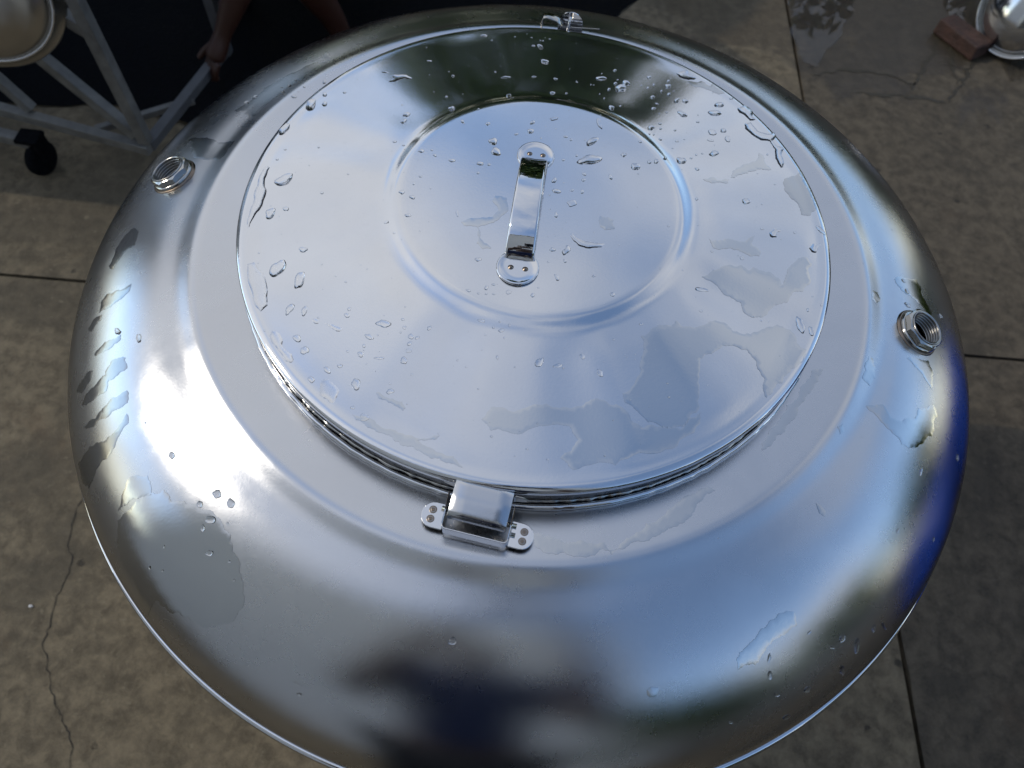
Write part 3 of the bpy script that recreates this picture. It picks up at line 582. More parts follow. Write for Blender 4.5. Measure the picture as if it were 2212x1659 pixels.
# x = tangent (right in the photo), y = outward towards the viewer, z = up
def sheet(name, grid, mat, parent, th=.0010, M=HM, smooth=False):
    """grid of local points -> solid sheet"""
    V = [M @ Vector(p) for row in grid for p in row]; w = len(grid[0]); F = []
    for i in range(len(grid)-1):
        for j in range(w-1): F.append((i*w+j, i*w+j+1, (i+1)*w+j+1, (i+1)*w+j))
    o = mesh_obj(name, V, F, mat, parent, smooth)
    md = o.modifiers.new('sheet', 'SOLIDIFY'); md.thickness = th; md.offset = 0
    b = o.modifiers.new('edge', 'BEVEL'); b.width = .00025; b.segments = 1; b.limit_method = 'ANGLE'
    return o
HWD = .0242
# folded strap: wall behind the viewer's edge, two cheeks, bent in one piece
path = []
for sx in (-1,):
    path = [(-HWD, -.0070), (-HWD, .004)]
for k in range(6):
    a = math.pi+math.pi/2*(-k/5); path.append((-HWD+.003+.003*math.cos(a), .0135+.003*math.sin(math.pi-a)))
path2 = path+[(-x, y) for x, y in reversed(path)]
bot = [(x, y, .0004) for x, y in path2]
top = [(x, y, .0122+max(0, (.009-y))*.70) for x, y in path2]
bracket = sheet('hinge_bracket', [bot, top], STEEL_POL, tank, .0011)
for sx in (-1, 1):
    V = []; c = Vector((sx*(HWD+.0005), .0055))
    out_ = [(c.x, c.y-.0098), (c.x+sx*.0085, c.y-.0098)]+[(c.x+sx*(.0085+.0090*math.cos(a)), c.y+.0098*math.sin(a)) for a in [R(-70+140*k/10) for k in range(11)]]+[(c.x+sx*.0085, c.y+.0098), (c.x, c.y+.0098)]
    bm = bmesh.new()
    vs1 = [bm.verts.new(HM @ Vector((x, y, .0004))) for x, y in out_]
    vs2 = [bm.verts.new(HM @ Vector((x, y, .0018))) for x, y in out_]
    bm.faces.new(vs2); bm.faces.new(vs1[::-1])
    for k in range(len(out_)): bm.faces.new((vs1[k], vs1[(k+1) % len(out_)], vs2[(k+1) % len(out_)], vs2[k]))
    ear = bm_obj('hinge_ear', bm, STEEL_POL, bracket)
    bv = ear.modifiers.new('edge', 'BEVEL'); bv.width = .0004; bv.segments = 2
    for yy in (-.0036, .0036):
        lathe('spot_weld', [(0, .0002), (.0007, .0007), (.0013, .0008), (.0018, -.0001), (.0024, .0004), (.0030, 0)], WELD, bracket, seg=14, matrix=Matrix.Translation(HM @ Vector((c.x+sx*.0098+.0004*yy, c.y+yy, .0018))))
# tongue hung on the lid: comes out of the skirt, rolls over the pin
tp = [(-.0172, .0130), (-.0172, .0252), (-.004, .0240), (.0085, .0200), (.0085, .0112), (.0050, .0104)]
TW = .0214
sheet('hinge_tongue', [[(x, y, z) for x in (-TW, -TW*.5, 0, TW*.5, TW)] for y, z in _dense(_fillet([(y_, z_, .003) for y_, z_ in tp], 4), .002)], STEEL_TONGUE, lid, .0012, smooth=True)
for sx in (-1, 1):   # folded lugs against the skirt
    sheet('hinge_lug', [[(sx*TW, -.0150, .0215), (sx*TW, -.0150, .0120)], [(sx*(TW+.0015), -.0158, .0220), (sx*(TW+.0015), -.0158, .0120)], [(sx*(TW+.0070), -.0166, .0205), (sx*(TW+.0070), -.0166, .0125)], [(sx*(TW+.0100), -.0166, .0180), (sx*(TW+.0100), -.0166, .0145)]], STEEL_CUT, lid, .0010)
tube('hinge_pin', [HM @ Vector((-HWD-.0028, .0030, .0125)), HM @ Vector((HWD+.0040, .0030, .0125))], .0020, STEEL_CUT, bracket, 12)

# ---- latch at the back
LA = R(88.2); lc = Vector((1.062*S*math.cos(LA), 1.062*S*math.sin(LA), LZ-.0975*S))
LM = Matrix((Vector((math.sin(LA), -math.cos(LA), 0)), Vector((math.cos(LA), math.sin(LA), 0)), Vector((0, 0, 1)))).transposed().to_4x4(); LM.translation = lc
hp = [(.0135*math.cos(a)+.004, .0145*math.sin(a)) for a in [math.pi*k/16 for k in range(17)]]
bm = bmesh.new(); v1 = [bm.verts.new(LM @ Vector((x-.001, .012, .012+z*.95))) for x, z in hp]; v2 = [bm.verts.new(LM @ Vector((x-.001, .0132, .012+z*.95))) for x, z in hp]
base1 = [(.0165, .0), (-.0105, .0)]
v1 += [bm.verts.new(LM @ Vector((x, .012, z))) for x, z in ((-.0105, .001), (.0165, .001))]; v2 += [bm.verts.new(LM @ Vector((x, .0132, z))) for x, z in ((-.0105, .001), (.0165, .001))]
bm.faces.new(v1); bm.faces.new(v2[::-1])
for k in range(len(v1)): bm.faces.new((v1[k], v2[k], v2[(k+1) % len(v1)], v1[(k+1) % len(v1)]))
latch = bm_obj('latch_plate', bm, STEEL_POL, tank)
arc = [(-.028+.004*(1-math.cos(a))-.001, -.002+.010*a/1.5, .010+.018*math.sin(a)) for a in [1.5*k/7 for k in range(8)]]
sheet('latch_hook', [[(-.0275, -.004, .004), (-.0275, .004, .006)], [(-.0275, -.004, .022), (-.0270, .005, .022)], [(-.0262, -.004, .0255), (-.0255, .006, .0250)], [(-.0225, -.0035, .0262), (-.0215, .007, .0255)], [(-.012, -.003, .0235), (-.010, .008, .0225)], [(-.006, -.003, .0185), (-.004, .009, .0175)]], STEEL_CUT, latch, .0012, LM, True)
tube('latch_pin', [LM @ Vector((.0005, -.004, .006)), LM @ Vector((.0012, -.0035, .018)), LM @ Vector((.0026, -.003, .031))], .0013, STEEL_POL, latch, 10)
bm = bmesh.new(); box_bm(bm, (.031, .008, .0012), LM @ Matrix.Translation((.0195, .002, .0165)) @ Matrix.Rotation(R(-4), 4, 'Y') @ Matrix.Rotation(R(-35), 4, 'X'), .0005)
bm_obj('latch_tab', bm, STEEL_CUT, latch)

# ---- threaded sockets on the shoulder
for (p, n), rz in zip(SOCK, (.35, .1)):
    M = frame(p, Vector((0, 0, 1)).cross(n), n) @ Matrix.Rotation(rz, 4, 'Z')
    sock = lathe('pipe_socket', [(.0167, -.006), (.0206, -.006), (.0209, .0020), (.0204, .0032), (.0190, .0036), (.0167, .0036)], STEEL_CUT, tank, seg=64, matrix=M)
    bm = bmesh.new()      # octagonal collar with chamfered corners, open in the middle
    ns = 8; ro, ri = .0196, .0164
    lo, hi, ch, ii, ij = [], [], [], [], []
    for k in range(48):
        a = 2*math.pi*k/48; fa = ((a+math.pi/ns) % (2*math.pi/ns))-math.pi/ns
        rf = ro*.945/math.cos(fa)
        lo.append(bm.verts.new((rf*math.cos(a), rf*math.sin(a), .0030)))
        zt = .0090-max(0, rf-ro*.962)*.9
        hi.append(bm.verts.new((rf*math.cos(a), rf*math.sin(a), zt)))
        ch.append(bm.verts.new((ro*.90*math.cos(a), ro*.905*math.sin(a), .0095)))
        ii.append(bm.verts.new((ri*math.cos(a), ri*math.sin(a), .0095)))
    for A_, B_ in ((lo, hi), (hi, ch), (ch, ii)):
        for k in range(48): bm.faces.new((A_[k], A_[(k+1) % 48], B_[(k+1) % 48], B_[k]))
    bm_obj('octagonal_collar', bm, STEEL_CUT, sock, False)
    th = [(.0165, .0093), (.0165, .0101), (.0160, .0107), (.0154, .0103)]
    for k in range(70):
        t = k/69; th.append((.0149-.0006*t-.00070*math.cos(2*math.pi*t*5), .0099-.0125*t))
    lathe('thread', th+[(.0152, -.0032), (.0166, -.0034), (.0166, -.004)], STEEL_BORE, sock, seg=64)
    lathe('weld_collar', [(.0207, .0002), (.0214, .0009), (.0222, .0004), (.0232, -.0012)], WELD, sock, seg=64)
for o in list(bpy.data.objects):      # children of a socket were built in its local frame already
    pass

# ------------------------------------------------------------------ water on the tank
HOURS = ['twelve', 'one', 'two', 'three', 'four', 'five', 'six', 'seven', 'eight', 'nine', 'ten', 'eleven']
def place_name(x, y):
    r = math.hypot(x, y)/S; a = math.degrees(math.atan2(y, x)); hr = HOURS[int(round((90-a)/30)) % 12]+" o'clock"
    if r < .22: return 'middle of the raised disc toward '+hr
    if r < .36: return 'middle zone of the raised disc at '+hr
    if r < .49: return 'raised disc near its edge at '+hr
    if r < .66: return 'inner lid slope at '+hr
    if r < .82: return 'middle of the lid slope at '+hr
    if r < 1.0: return 'outer lid slope at '+hr
    if r < 1.3: return 'flat collar at '+hr
    if r < 1.52: return 'upper tank shoulder at '+hr
    return 'lower tank shoulder at '+hr
SEEN = {}
def drop(i, d):
    cx, cy, ax, ay, bx, by, flat = d
    cx, cy = cx*1e-4, cy*1e-4; A2 = Vector((ax, ay))*1e-4; B2 = Vector((bx, by))*1e-4
    rnd = random.Random(1000+i)
    size = math.sqrt(max(1e-9, abs(A2.cross(B2))))
    NA = 18 if size < .002 else 30; NRr = 5 if size < .002 else 8
    ph = [rnd.uniform(0, 6.28) for _ in range(5)]; am = [rnd.uniform(.0, s) for s in (.14, .13, .10, .06, .05)]
    if size < .0016: am = [a*.4 for a in am]
    hgt = min(size*(.13 if flat else .42), .0010 if flat else .0026)
    pw = .5 if not flat else .35
    V, F = [], []
    e = .001; nx = -(height(cx+e, cy)-height(cx-e, cy))/(2*e); ny = -(height(cx, cy+e)-height(cx, cy-e))/(2*e); nn = Vector((nx, ny, 1)).normalized()
    sl = rnd.uniform(-.18, .18)
    for k in range(NRr+1):
        t = k/NRr
        for j in range(NA):
            a = 2*math.pi*j/NA
            f = 1+sum(m_*math.sin((q_+2)*a+p_) for q_, (m_, p_) in enumerate(zip(am, ph)))
            u = A2*math.cos(a)*f*t+B2*math.sin(a)*f*t
            x, y = cx+u.x, cy+u.y
            up = hgt*(max(0, 1-t**2.4))**pw*(1+sl*math.cos(a)*t)-.00025*(1 if t == 1 else .2)
            V.append(Vector((x, y, height(x, y)))+nn*up)
            if k == 0: break
    def idx(k, j): return 0 if k == 0 else 1+(k-1)*NA+j % NA
    flip = A2.cross(B2) < 0
    for k in range(NRr):
        for j in range(NA):
            f = (0, idx(1, j), idx(1, j+1)) if k == 0 else (idx(k, j), idx(k+1, j), idx(k+1, j+1), idx(k, j+1))
            F.append(f[::-1] if flip else f)
    o = mesh_obj('water_droplet', V, F, WATER)
    pn = place_name(cx, cy)
    asp = max(A2.length, B2.length)/max(1e-6, min(A2.length, B2.length))
    form = 'flat' if flat else ('long' if asp > 2.0 else ('oval' if asp > 1.35 else 'round'))
    big = 'tiny' if size < .0014 else ('small' if size < .0024 else ('medium' if size < .0038 else 'large'))
    tag(o, '%s %s water droplet on the %s' % (big, form, pn), 'droplet', '%s %s water droplets on the %s' % (big, form, pn))
for i, d in enumerate(DROPS): drop(i, d)
for i, (k, lab, pts) in enumerate(FILMS):
    P2 = [Vector((x*1e-4, y*1e-4)) for x, y in pts]
    if k == 'r':
        o = poly_mesh('water_patch', P2, WATER, None, height, .0022, 200+i, .35, 2, 0.0, .0013)
    else:
        rr = max(p.length for p in P2)
        o = poly_mesh('water_film', P2, STEEL_WETLID if rr < 1.0*S else (STEEL_WETD if k == 'd' and 'streak' in lab else STEEL_WET), None, height, .004, 200+i, .75, 4 if len(P2) < 18 else 3, .00012, edge_tilt=.055)
    tag(o, lab, 'water patch' if k == 'r' else 'water film')

# the finest spray, too small to pick apart
rnd = random.Random(77); V, F = [], []
for _ in range(420):
    a = rnd.uniform(0, 2*math.pi); r = S*math.sqrt(rnd.uniform(.0, 1.0))*.955 if rnd.random() < .8 else S*rnd.uniform(1.04, 1.45)
    dens = .5+.5*noise.noise((7*math.cos(a)*r/S, 7*math.sin(a)*r/S, 3.3))
    if rnd.random() > dens*1.3: continue
    x, y = r*math.cos(a), r*math.sin(a); sz = .00035+.00075*rnd.random()**2.2; k0 = len(V); asp_ = rnd.uniform(.7, 1.0)
    for t, up in ((1, -.0001), (.75, sz*.42), (.35, sz*.62)):
        for j in range(8):
            q_ = 2*math.pi*j/8; px, py = x+sz*t*math.cos(q_), y+sz*t*asp_*math.sin(q_); V.append((px, py, height(px, py)+up))
    V.append((x, y, height(x, y)+sz*.68))
    for ring in range(2):
        for j in range(8): F.append((k0+ring*8+j, k0+ring*8+(j+1) % 8, k0+ring*8+8+(j+1) % 8, k0+ring*8+8+j))
    for j in range(8): F.append((k0+16+j, k0+16+(j+1) % 8, k0+24))
tag(mesh_obj('fine_spray', V, F, WATER), 'fine spray of pin-sized water beads over the lid and shoulder', 'water spray', kind='stuff')
# ------------------------------------------------------------------ trolley in the shade, far left
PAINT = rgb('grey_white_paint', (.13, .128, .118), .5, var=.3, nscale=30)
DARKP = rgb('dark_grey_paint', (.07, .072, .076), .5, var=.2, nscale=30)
tro = tag(empty('trolley', (-1.03, .915, 0)), 'grey white square tube trolley frame in the shade at far left', 'trolley')
off = Vector((-1.03, .915, 0))
def tb(name, a, b, w=.026, h=.026, mat=PAINT): return bar(name, Vector(a)-off, Vector(b)-off, w, h, mat, tro)
A_ = Vector((-1.449, .997, .14)); B_ = Vector((-1.03, .915, .14)); D_ = (A_-B_).normalized()
tb('front_rail', B_-D_*.012, B_+D_*.95, .026, .026)
tb('post', (-1.027, .925, .155), (-1.027, .925, .95), .029, .029)
tb('diagonal_brace', (-1.050, .934, .165), (-1.30, .978, .45), .027, .030)
tb('diagonal_brace', (-1.355, .994, .155), (-1.53, 1.02, .46), .026, .028)
tb('diagonal_brace', (-1.025, .930, .46), (-1.22, .965, .56), .027, .030)
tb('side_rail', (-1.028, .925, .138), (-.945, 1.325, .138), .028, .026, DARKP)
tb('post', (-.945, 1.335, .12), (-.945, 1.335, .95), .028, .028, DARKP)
tb('cross_rail', (-1.19, .975, .125), (-.975, 1.125, .125), .018, .018)
tb('lower_rail', (-1.95, 1.02, .105), (-1.355, .925, .105), .03, .026)
fork = bm_obj('caster_fork', (lambda b: (box_bm(b, (.012, .05, .07), Matrix.Translation((-1.335, .93, .085)), .002), box_bm(b, (.06, .05, .012), Matrix.Translation((-1.355, .93, .117)), .002), b)[2])(bmesh.new()), RUBBER, None)
fork.parent = tro; fork.location = -off
wh = lathe('caster_wheel', [(0, -.017), (.018, -.017), (.022, -.013), (.034, -.013), (.042, -.014), (.047, -.009), (.0485, 0), (.047, .009), (.042, .014), (.034, .013), (.022, .013), (.018, .017), (0, .017)], RUBBER, None, seg=40)
wh.parent = tro; wh.matrix_local = Matrix.Translation(Vector((-1.355, .925, .05))-off) @ Matrix.Rotation(R(78), 4, 'Z') @ Matrix.Rotation(R(90), 4, 'X')

# steel drum lying on the trolley: domed end, rolled bead, flange
drum = tag(empty('steel_drum', (-1.185, .860, .569)), 'round steel drum with rolled rim lying on the trolley, far left corner', 'drum')
DM = frame((0, 0, 0), (0, 0, 1), Vector((.38, -.78, .20))) @ Matrix.Scale(.72, 4)
lathe('drum_end', [(0, .050), (.06, .048), (.11, .040), (.150, .022), (.165, .006), (.170, -.004)], STEEL_DULL, drum, 96, matrix=DM)
lathe('rim_bead', [(.174+.006*math.cos(2*math.pi*k/12), -.002+.006*math.sin(2*math.pi*k/12)) for k in range(13)], STEEL_POL, drum, 96, matrix=DM)
lathe('drum_flange', [(.172, -.008), (.182, -.014), (.186, -.03), (.205, -.034), (.210, -.04), (.208, -.052), (.19, -.058)], STEEL_DULL, drum, 96, matrix=DM)
lathe('drum_wall', [(.19, -.056), (.19, -.38), (.17, -.40), (0, -.42)], STEEL_DULL, drum, 64, matrix=DM)

SHADEM = rgb('shade_black', (.0028, .0032, .0042), .7, var=.5, nscale=40, bump=.003, spec=.06)  # near-black ground sheet: the deep shade is put into its colour
tp_ = poly_mesh('shade_sheet', [(-2.35, 1.17), (-1.75, 1.12), (-1.30, 1.20), (-.85, 1.13), (-.45, 1.19), (-.02, 1.16), (.20, 1.42), (.13, 1.75), (.30, 2.05), (.42, 2.5), (.35, 3.2), (-1.0, 3.3), (-2.4, 3.25)], SHADEM, None,
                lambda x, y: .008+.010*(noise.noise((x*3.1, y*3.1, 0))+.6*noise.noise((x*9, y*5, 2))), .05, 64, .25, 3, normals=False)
tag(tp_, 'near-black sheet added as the deep shade on the ground behind the tank', 'shade_sheet')

# ------------------------------------------------------------------ drum and added red block, far right corner
d2 = tag(empty('steel_drum', (1.478, 1.905, .150)), 'bright steel drum with rolled rim lying on the wet paving, far right corner', 'drum')
M2 = frame((0, 0, 0), (0, 0, 1), Vector((-.62, -.66, .30))) @ Matrix.Scale(.92, 4)
lathe('drum_end', [(0, .050), (.05, .048), (.09, .040), (.118, .024), (.130, .006), (.134, -.004)], STEEL_LID, d2, 96, matrix=M2)
lathe('rim_bead', [(.150+.0055*math.cos(2*math.pi*k/12), -.006+.0055*math.sin(2*math.pi*k/12)) for k in range(13)], STEEL_POL, d2, 96, matrix=M2)
lathe('drum_flange', [(.133, -.004), (.136, -.014), (.146, -.016), (.150, -.010)], STEEL_DULL, d2, 96, matrix=M2)
lathe('drum_wall', [(.145, -.010), (.145, -.36), (.13, -.38), (0, -.39)], STEEL_BODY, d2, 96, matrix=M2)
REDM = rgb('reflection_red', (.052, .025, .017), .75, var=.45, nscale=28, bump=.004)  # added block, standing in for a reddish reflection on the drum
bm = bmesh.new(); box_bm(bm, (.080, .17, .05), Matrix.Translation((1.352, 1.930, .027)) @ Matrix.Rotation(R(38), 4, 'Z'), .007, 3)
for v in bm.verts: v.co += Vector((noise.noise(v.co*31), noise.noise(v.co*31+Vector((9, 0, 0))), 0))*.006
tag(bm_obj('reflection_block', bm, REDM), 'red-brown block added for the reddish reflection on the steel drum in the far right corner', 'block')

# ------------------------------------------------------------------ people
def skin_body(name, chains, mat, parent=None, sub=2, matrix=None):
    idx, V, Rr, E, roots = {}, [], [], [], []
    def vid(p, r):
        k = tuple(round(x, 4) for x in p)
        if k not in idx: idx[k] = len(V); V.append(p); Rr.append(r)
        return idx[k]
    for ch in chains:
        ids = [vid(Vector(p), r) for p, r in ch]
        for a, b in zip(ids[:-1], ids[1:]): E.append((a, b))
    me = bpy.data.meshes.new(name); me.from_pydata([tuple(v) for v in V], E, [])
    o = bpy.data.objects.new(name, me); link(o)
    o.modifiers.new('skin', 'SKIN')
    if not me.skin_vertices: me.skin_vertices_add() if hasattr(me, 'skin_vertices_add') else None
    sd = me.skin_vertices[0].data if len(me.skin_vertices) else None
    if sd is None:
        bpy.context.view_layer.objects.active = o; bpy.ops.mesh.customdata_skin_add(); sd = me.skin_vertices[0].data
    seen = set(); adj = {i: [] for i in range(len(V))}
    for a, b in E: adj[a].append(b); adj[b].append(a)
    for i in range(len(V)):
        sd[i].radius = (Rr[i], Rr[i]) if not isinstance(Rr[i], tuple) else Rr[i]
        if i not in seen:
            sd[i].use_root = True; st = [i]
            while st:
                j = st.pop()
                if j in seen: continue
                seen.add(j); st += adj[j]
        else: sd[i].use_root = False
    ss = o.modifiers.new('sub', 'SUBSURF'); ss.levels = sub; ss.render_levels = sub
    bpy.context.view_layer.update()
    dg = bpy.context.evaluated_depsgraph_get()
    nm = bpy.data.meshes.new_from_object(o.evaluated_get(dg))
    o.modifiers.clear(); o.data = nm; bpy.data.meshes.remove(me)
    nm.name = name; nm.materials.clear(); nm.materials.append(mat)
    nm.polygons.foreach_set('use_smooth', [True]*len(nm.polygons))
    if parent: o.parent = parent
    return o
def hand(wrist, d, across, curl, thumb_out, r=.0088, Lp=.085):
    """palm and five bent fingers: d points from wrist to knuckles, across from index to little finger, curl towards the palm side"""
    d, across, curl = Vector(d).normalized(), Vector(across).normalized(), Vector(curl).normalized()
    w = Vector(wrist); ch = []
    pal = w+d*Lp*.55
    ch.append([(w, .026), (w+d*.028, (.028)), (pal, .030), (w+d*Lp*.92, .027)])
    for k, (o_, ln) in enumerate(((-.027, .075), (-.009, .083), (.010, .078), (.027, .062))):
        b = w+d*Lp*.80+across*o_*.9
        k1 = w+d*Lp*1.05+across*o_
        p1 = k1+(d*.75+curl*.55).normalized()*ln*.46
        p2 = p1+(d*.15+curl*1.0).normalized()*ln*.32
        p3 = p2+(-d*.45+curl*.8).normalized()*ln*.26
        ch.append([(b, r*1.05), (k1, r*1.1), (p1, r), (p2, r*.93), (p3, r*.80)])
    t = Vector(thumb_out).normalized()
    b = w+d*Lp*.30-across*.016
    ch.append([(b, .013), (b-across*.022+d*.020+t*.006, .0115), (b-across*.040+d*.040+t*.012, .0102), (b-across*.050+d*.066+t*.018, .0085)])
    return ch
SKIN = rgb('brown_skin', (.040, .014, .008), .5, var=.12, nscale=60)
SKIN.node_tree.nodes['Principled BSDF'].inputs['Subsurface Weight'].default_value = .0
SKIN2 = rgb('tan_skin', (.075, .042, .032), .5, var=.12, nscale=60)
DENIM = rgb('dark_cloth', (.008, .009, .012), .9, var=.3, nscale=120)
NAVY = rgb('navy_cloth', (.004, .013, .055), .85, var=.2, nscale=150)
HAIR = rgb('black_hair', (.008, .007, .006), .5, var=.4, nscale=200)

# worker squatting behind the trolley, one hand round the side rail
worker = tag(empty('person', (-.80, 1.75, 0)), 'person squatting in dark shade behind the tank, one hand gripping the trolley rail', 'person')
wo = Vector((-.80, 1.75, 0))
def W_(x, y, z): return Vector((x, y, z))-wo
pel, chest, neck, head_ = W_(-.78, 1.86, .30), W_(-.78, 1.64, .60), W_(-.78, 1.55, .72), W_(-.78, 1.50, .82)
shl, shr = W_(-.93, 1.56, .66), W_(-.63, 1.58, .66)
wr = W_(-.912, 1.278, .222)
arm_l = [(chest, .12), (shl, .058), (W_(-.80, 1.345, .455), .043), (W_(-.835, 1.318, .355), .043), (W_(-.882, 1.295, .275), .032), (wr, .024)]
arm_r = [(chest, .12), (shr, .058), (W_(-.56, 1.50, .44), .043), (W_(-.66, 1.42, .46), .036), (W_(-.72, 1.40, .47), .028)]
leg_r = [(pel, .13), (W_(-.70, 1.86, .28), .10), (W_(-.74, 1.46, .45), .060), (W_(-.715, 1.44, .31), .056), (W_(-.675, 1.50, .17), .040), (W_(-.66, 1.53, .075), .033), (W_(-.66, 1.50, .035), .036), (W_(-.66, 1.39, .022), .026)]
leg_l = [(pel, .13), (W_(-.88, 1.87, .28), .10), (W_(-1.06, 1.56, .45), .060), (W_(-1.06, 1.66, .30), .054), (W_(-1.05, 1.78, .075), .033), (W_(-1.06, 1.74, .035), .036), (W_(-1.08, 1.64, .022), .026)]
spine = [(pel, .13), (W_(-.78, 1.75, .45), .125), (chest, .12), (neck, .05), (head_, .075), (W_(-.78, 1.46, .90), .085), (W_(-.78, 1.47, .97), .055)]
d_ = Vector((-.45, -.55, -.62))
hch = hand(wr, (-.40, -.45, -.75), (.55, -.62, .12), (-.2, .65, -.72), (-.25, -.55, .1))
skin_body('body', [spine, arm_l, arm_r, leg_r, leg_l, [(W_(-.78, 1.40, .88), .018), (W_(-.78, 1.375, .875), .012)], [(W_(-.855, 1.47, .89), .016), (W_(-.87, 1.475, .90), .010)], [(W_(-.705, 1.47, .89), .016), (W_(-.69, 1.475, .90), .010)]]+hch, SKIN, worker)
skin_body('shirt', [[(pel, .142), (W_(-.78, 1.75, .45), .138), (chest, .134), (W_(-.78, 1.58, .68), .075)], [(chest, .134), (shl, .072), (W_(-.865, 1.445, .55), .062)], [(chest, .134), (shr, .072), (W_(-.60, 1.54, .55), .062)]], DENIM, worker)
skin_body('shorts', [[(pel, .15), (W_(-.70, 1.86, .28), .115), (W_(-.735, 1.56, .415), .085)], [(pel, .15), (W_(-.88, 1.87, .28), .115), (W_(-1.03, 1.62, .42), .085)]], DENIM, worker)
skin_body('hair', [[(W_(-.78, 1.50, .95), .085), (W_(-.78, 1.53, .90), .080)]], HAIR, worker)

# the photographer standing in front of the tank, mirrored in it
pc = Vector((-.03, -1.0, 0)); ph = tag(empty('person', pc+Vector((.0, .09, 0))), 'person in navy shirt holding up a phone, mirrored in the tank front', 'person')
def Q_(x, y, z): return Vector((x, y, z))-pc
pel = Q_(-.03, -1.00, .92); chest = Q_(-.03, -.97, 1.27); neck = Q_(-.03, -.95, 1.42); hb = Q_(-.03, -.91, 1.50)
sp = [(pel, .135), (Q_(-.03, -.99, 1.08), .125), (chest, .135), (neck, .055), (hb, .078), (Q_(-.03, -.90, 1.58), .090), (Q_(-.03, -.92, 1.65), .062)]
ch = [sp]
for sx in (-1, 1):
    sh = Q_(-.03+sx*.19, -.96, 1.37); el = Q_(-.02+sx*.245, -.84, 1.10); wr = Q_(.045+sx*.115, -.668, 1.470)
    ch.append([(chest, .135), (sh, .062), (el, .044), ((el*2+wr)/3, .042), (wr, .027)])
    hip = Q_(-.03+sx*.095, -1.0, .86)
    ch.append([(pel, .135), (hip, .095), (Q_(-.03+sx*.11, -.98, .49), .060), (Q_(-.03+sx*.115, -1.0, .36), .058), (Q_(-.03+sx*.12, -1.02, .09), .038), (Q_(-.03+sx*.12, -.98, .045), .040), (Q_(-.03+sx*.13, -.87, .03), .030)])
    ch += hand(wr, (-sx*.25, .95, .25), (0, .25, -1), (-sx, .1, 0), (0, -.2, 1), Lp=.07)
    ch.append([(Q_(-.03+sx*.085, -.91, 1.575), .016), (Q_(-.03+sx*.098, -.92, 1.585), .010)])
ch.append([(Q_(-.03, -.82, 1.565), .018), (Q_(-.03, -.795, 1.555), .012)])
skin_body('body', ch, SKIN2, ph)
cl = [[(pel, .152), (Q_(-.03, -.99, 1.08), .145), (chest, .152), (Q_(-.03, -.955, 1.38), .075)]]
for sx in (-1, 1): cl.append([(chest, .152), (Q_(-.03+sx*.19, -.96, 1.37), .080), (Q_(-.03+sx*.225, -.885, 1.18), .066)])
skin_body('shirt', cl, NAVY, ph)
tr = []
for sx in (-1, 1): tr.append([(pel, .155), (Q_(-.03+sx*.095, -1.0, .86), .112), (Q_(-.03+sx*.11, -.98, .49), .078), (Q_(-.03+sx*.118, -1.01, .12), .060)])
skin_body('trousers', tr, DENIM, ph)
skin_body('hair', [[(Q_(-.03, -.935, 1.66), .088), (Q_(-.03, -.965, 1.60), .088)]], HAIR, ph)
PHM = Matrix((CAM_RIGHT, CAM_UP, -CAM_FWD)).transposed().to_4x4(); PHM.translation = CAM_POS-CAM_FWD*.008+CAM_RIGHT*.052-CAM_UP*.018
phone = tag(empty('phone', PHM.translation), 'black phone held in both hands above the tank', 'phone')
phone.matrix_world = PHM
bm = bmesh.new(); box_bm(bm, (.150, .072, .008), Matrix(), .0035, 3); bm_obj('phone_case', bm, rgb('black_glass', (.01, .01, .012), .15), phone)

# ------------------------------------------------------------------ tanks added for shade; what the steel mirrors: tree, shrub, wall, blue drums
def shade_tank(loc, rad, hgt, label):  # out-of-view tank, added to block the sun over the trolley corner
    t = tag(empty('water_tank', loc), label, 'water tank', 'unseen upright steel tanks added to shade the trolley')  # added tank, there only for its shade
    z = [(rad, 0)]
    n = int(hgt/.2)
    for k in range(n):
        z0_ = .05+k*(hgt-.1)/n
        z += [(rad, z0_+.02)]+[(rad-.008*math.sin(math.pi*j/6)**2, z0_+.02+.05*j/6) for j in range(1, 7)]
    z += [(rad, hgt)]
    lathe('body', z, STEEL_BODY, t, 96)
    lathe('shoulder', [(rad*math.cos(a)**.7 if a < 1.57 else 0, hgt+.16*math.sin(a)) for a in [math.pi/2*k/12 for k in range(13)]], STEEL_BODY, t, 96)
    lathe('lid', [(.27, hgt+.10), (.27, hgt+.20), (.13, hgt+.22), (0, hgt+.22)], STEEL_LID, t, 64)
shade_tank((-2.34, 1.38, 0), .55, 1.95, 'unseen ribbed steel tank added for its shade, nearest the trolley beyond the left edge')
shade_tank((-2.98, 2.22, 0), .52, 2.45, 'unseen ribbed steel tank added for its shade, behind the nearest one beyond the left edge')
shade_tank((-2.25, 2.95, 0), .52, 2.0, 'unseen ribbed steel tank added for its shade, farthest back beyond the top left corner')

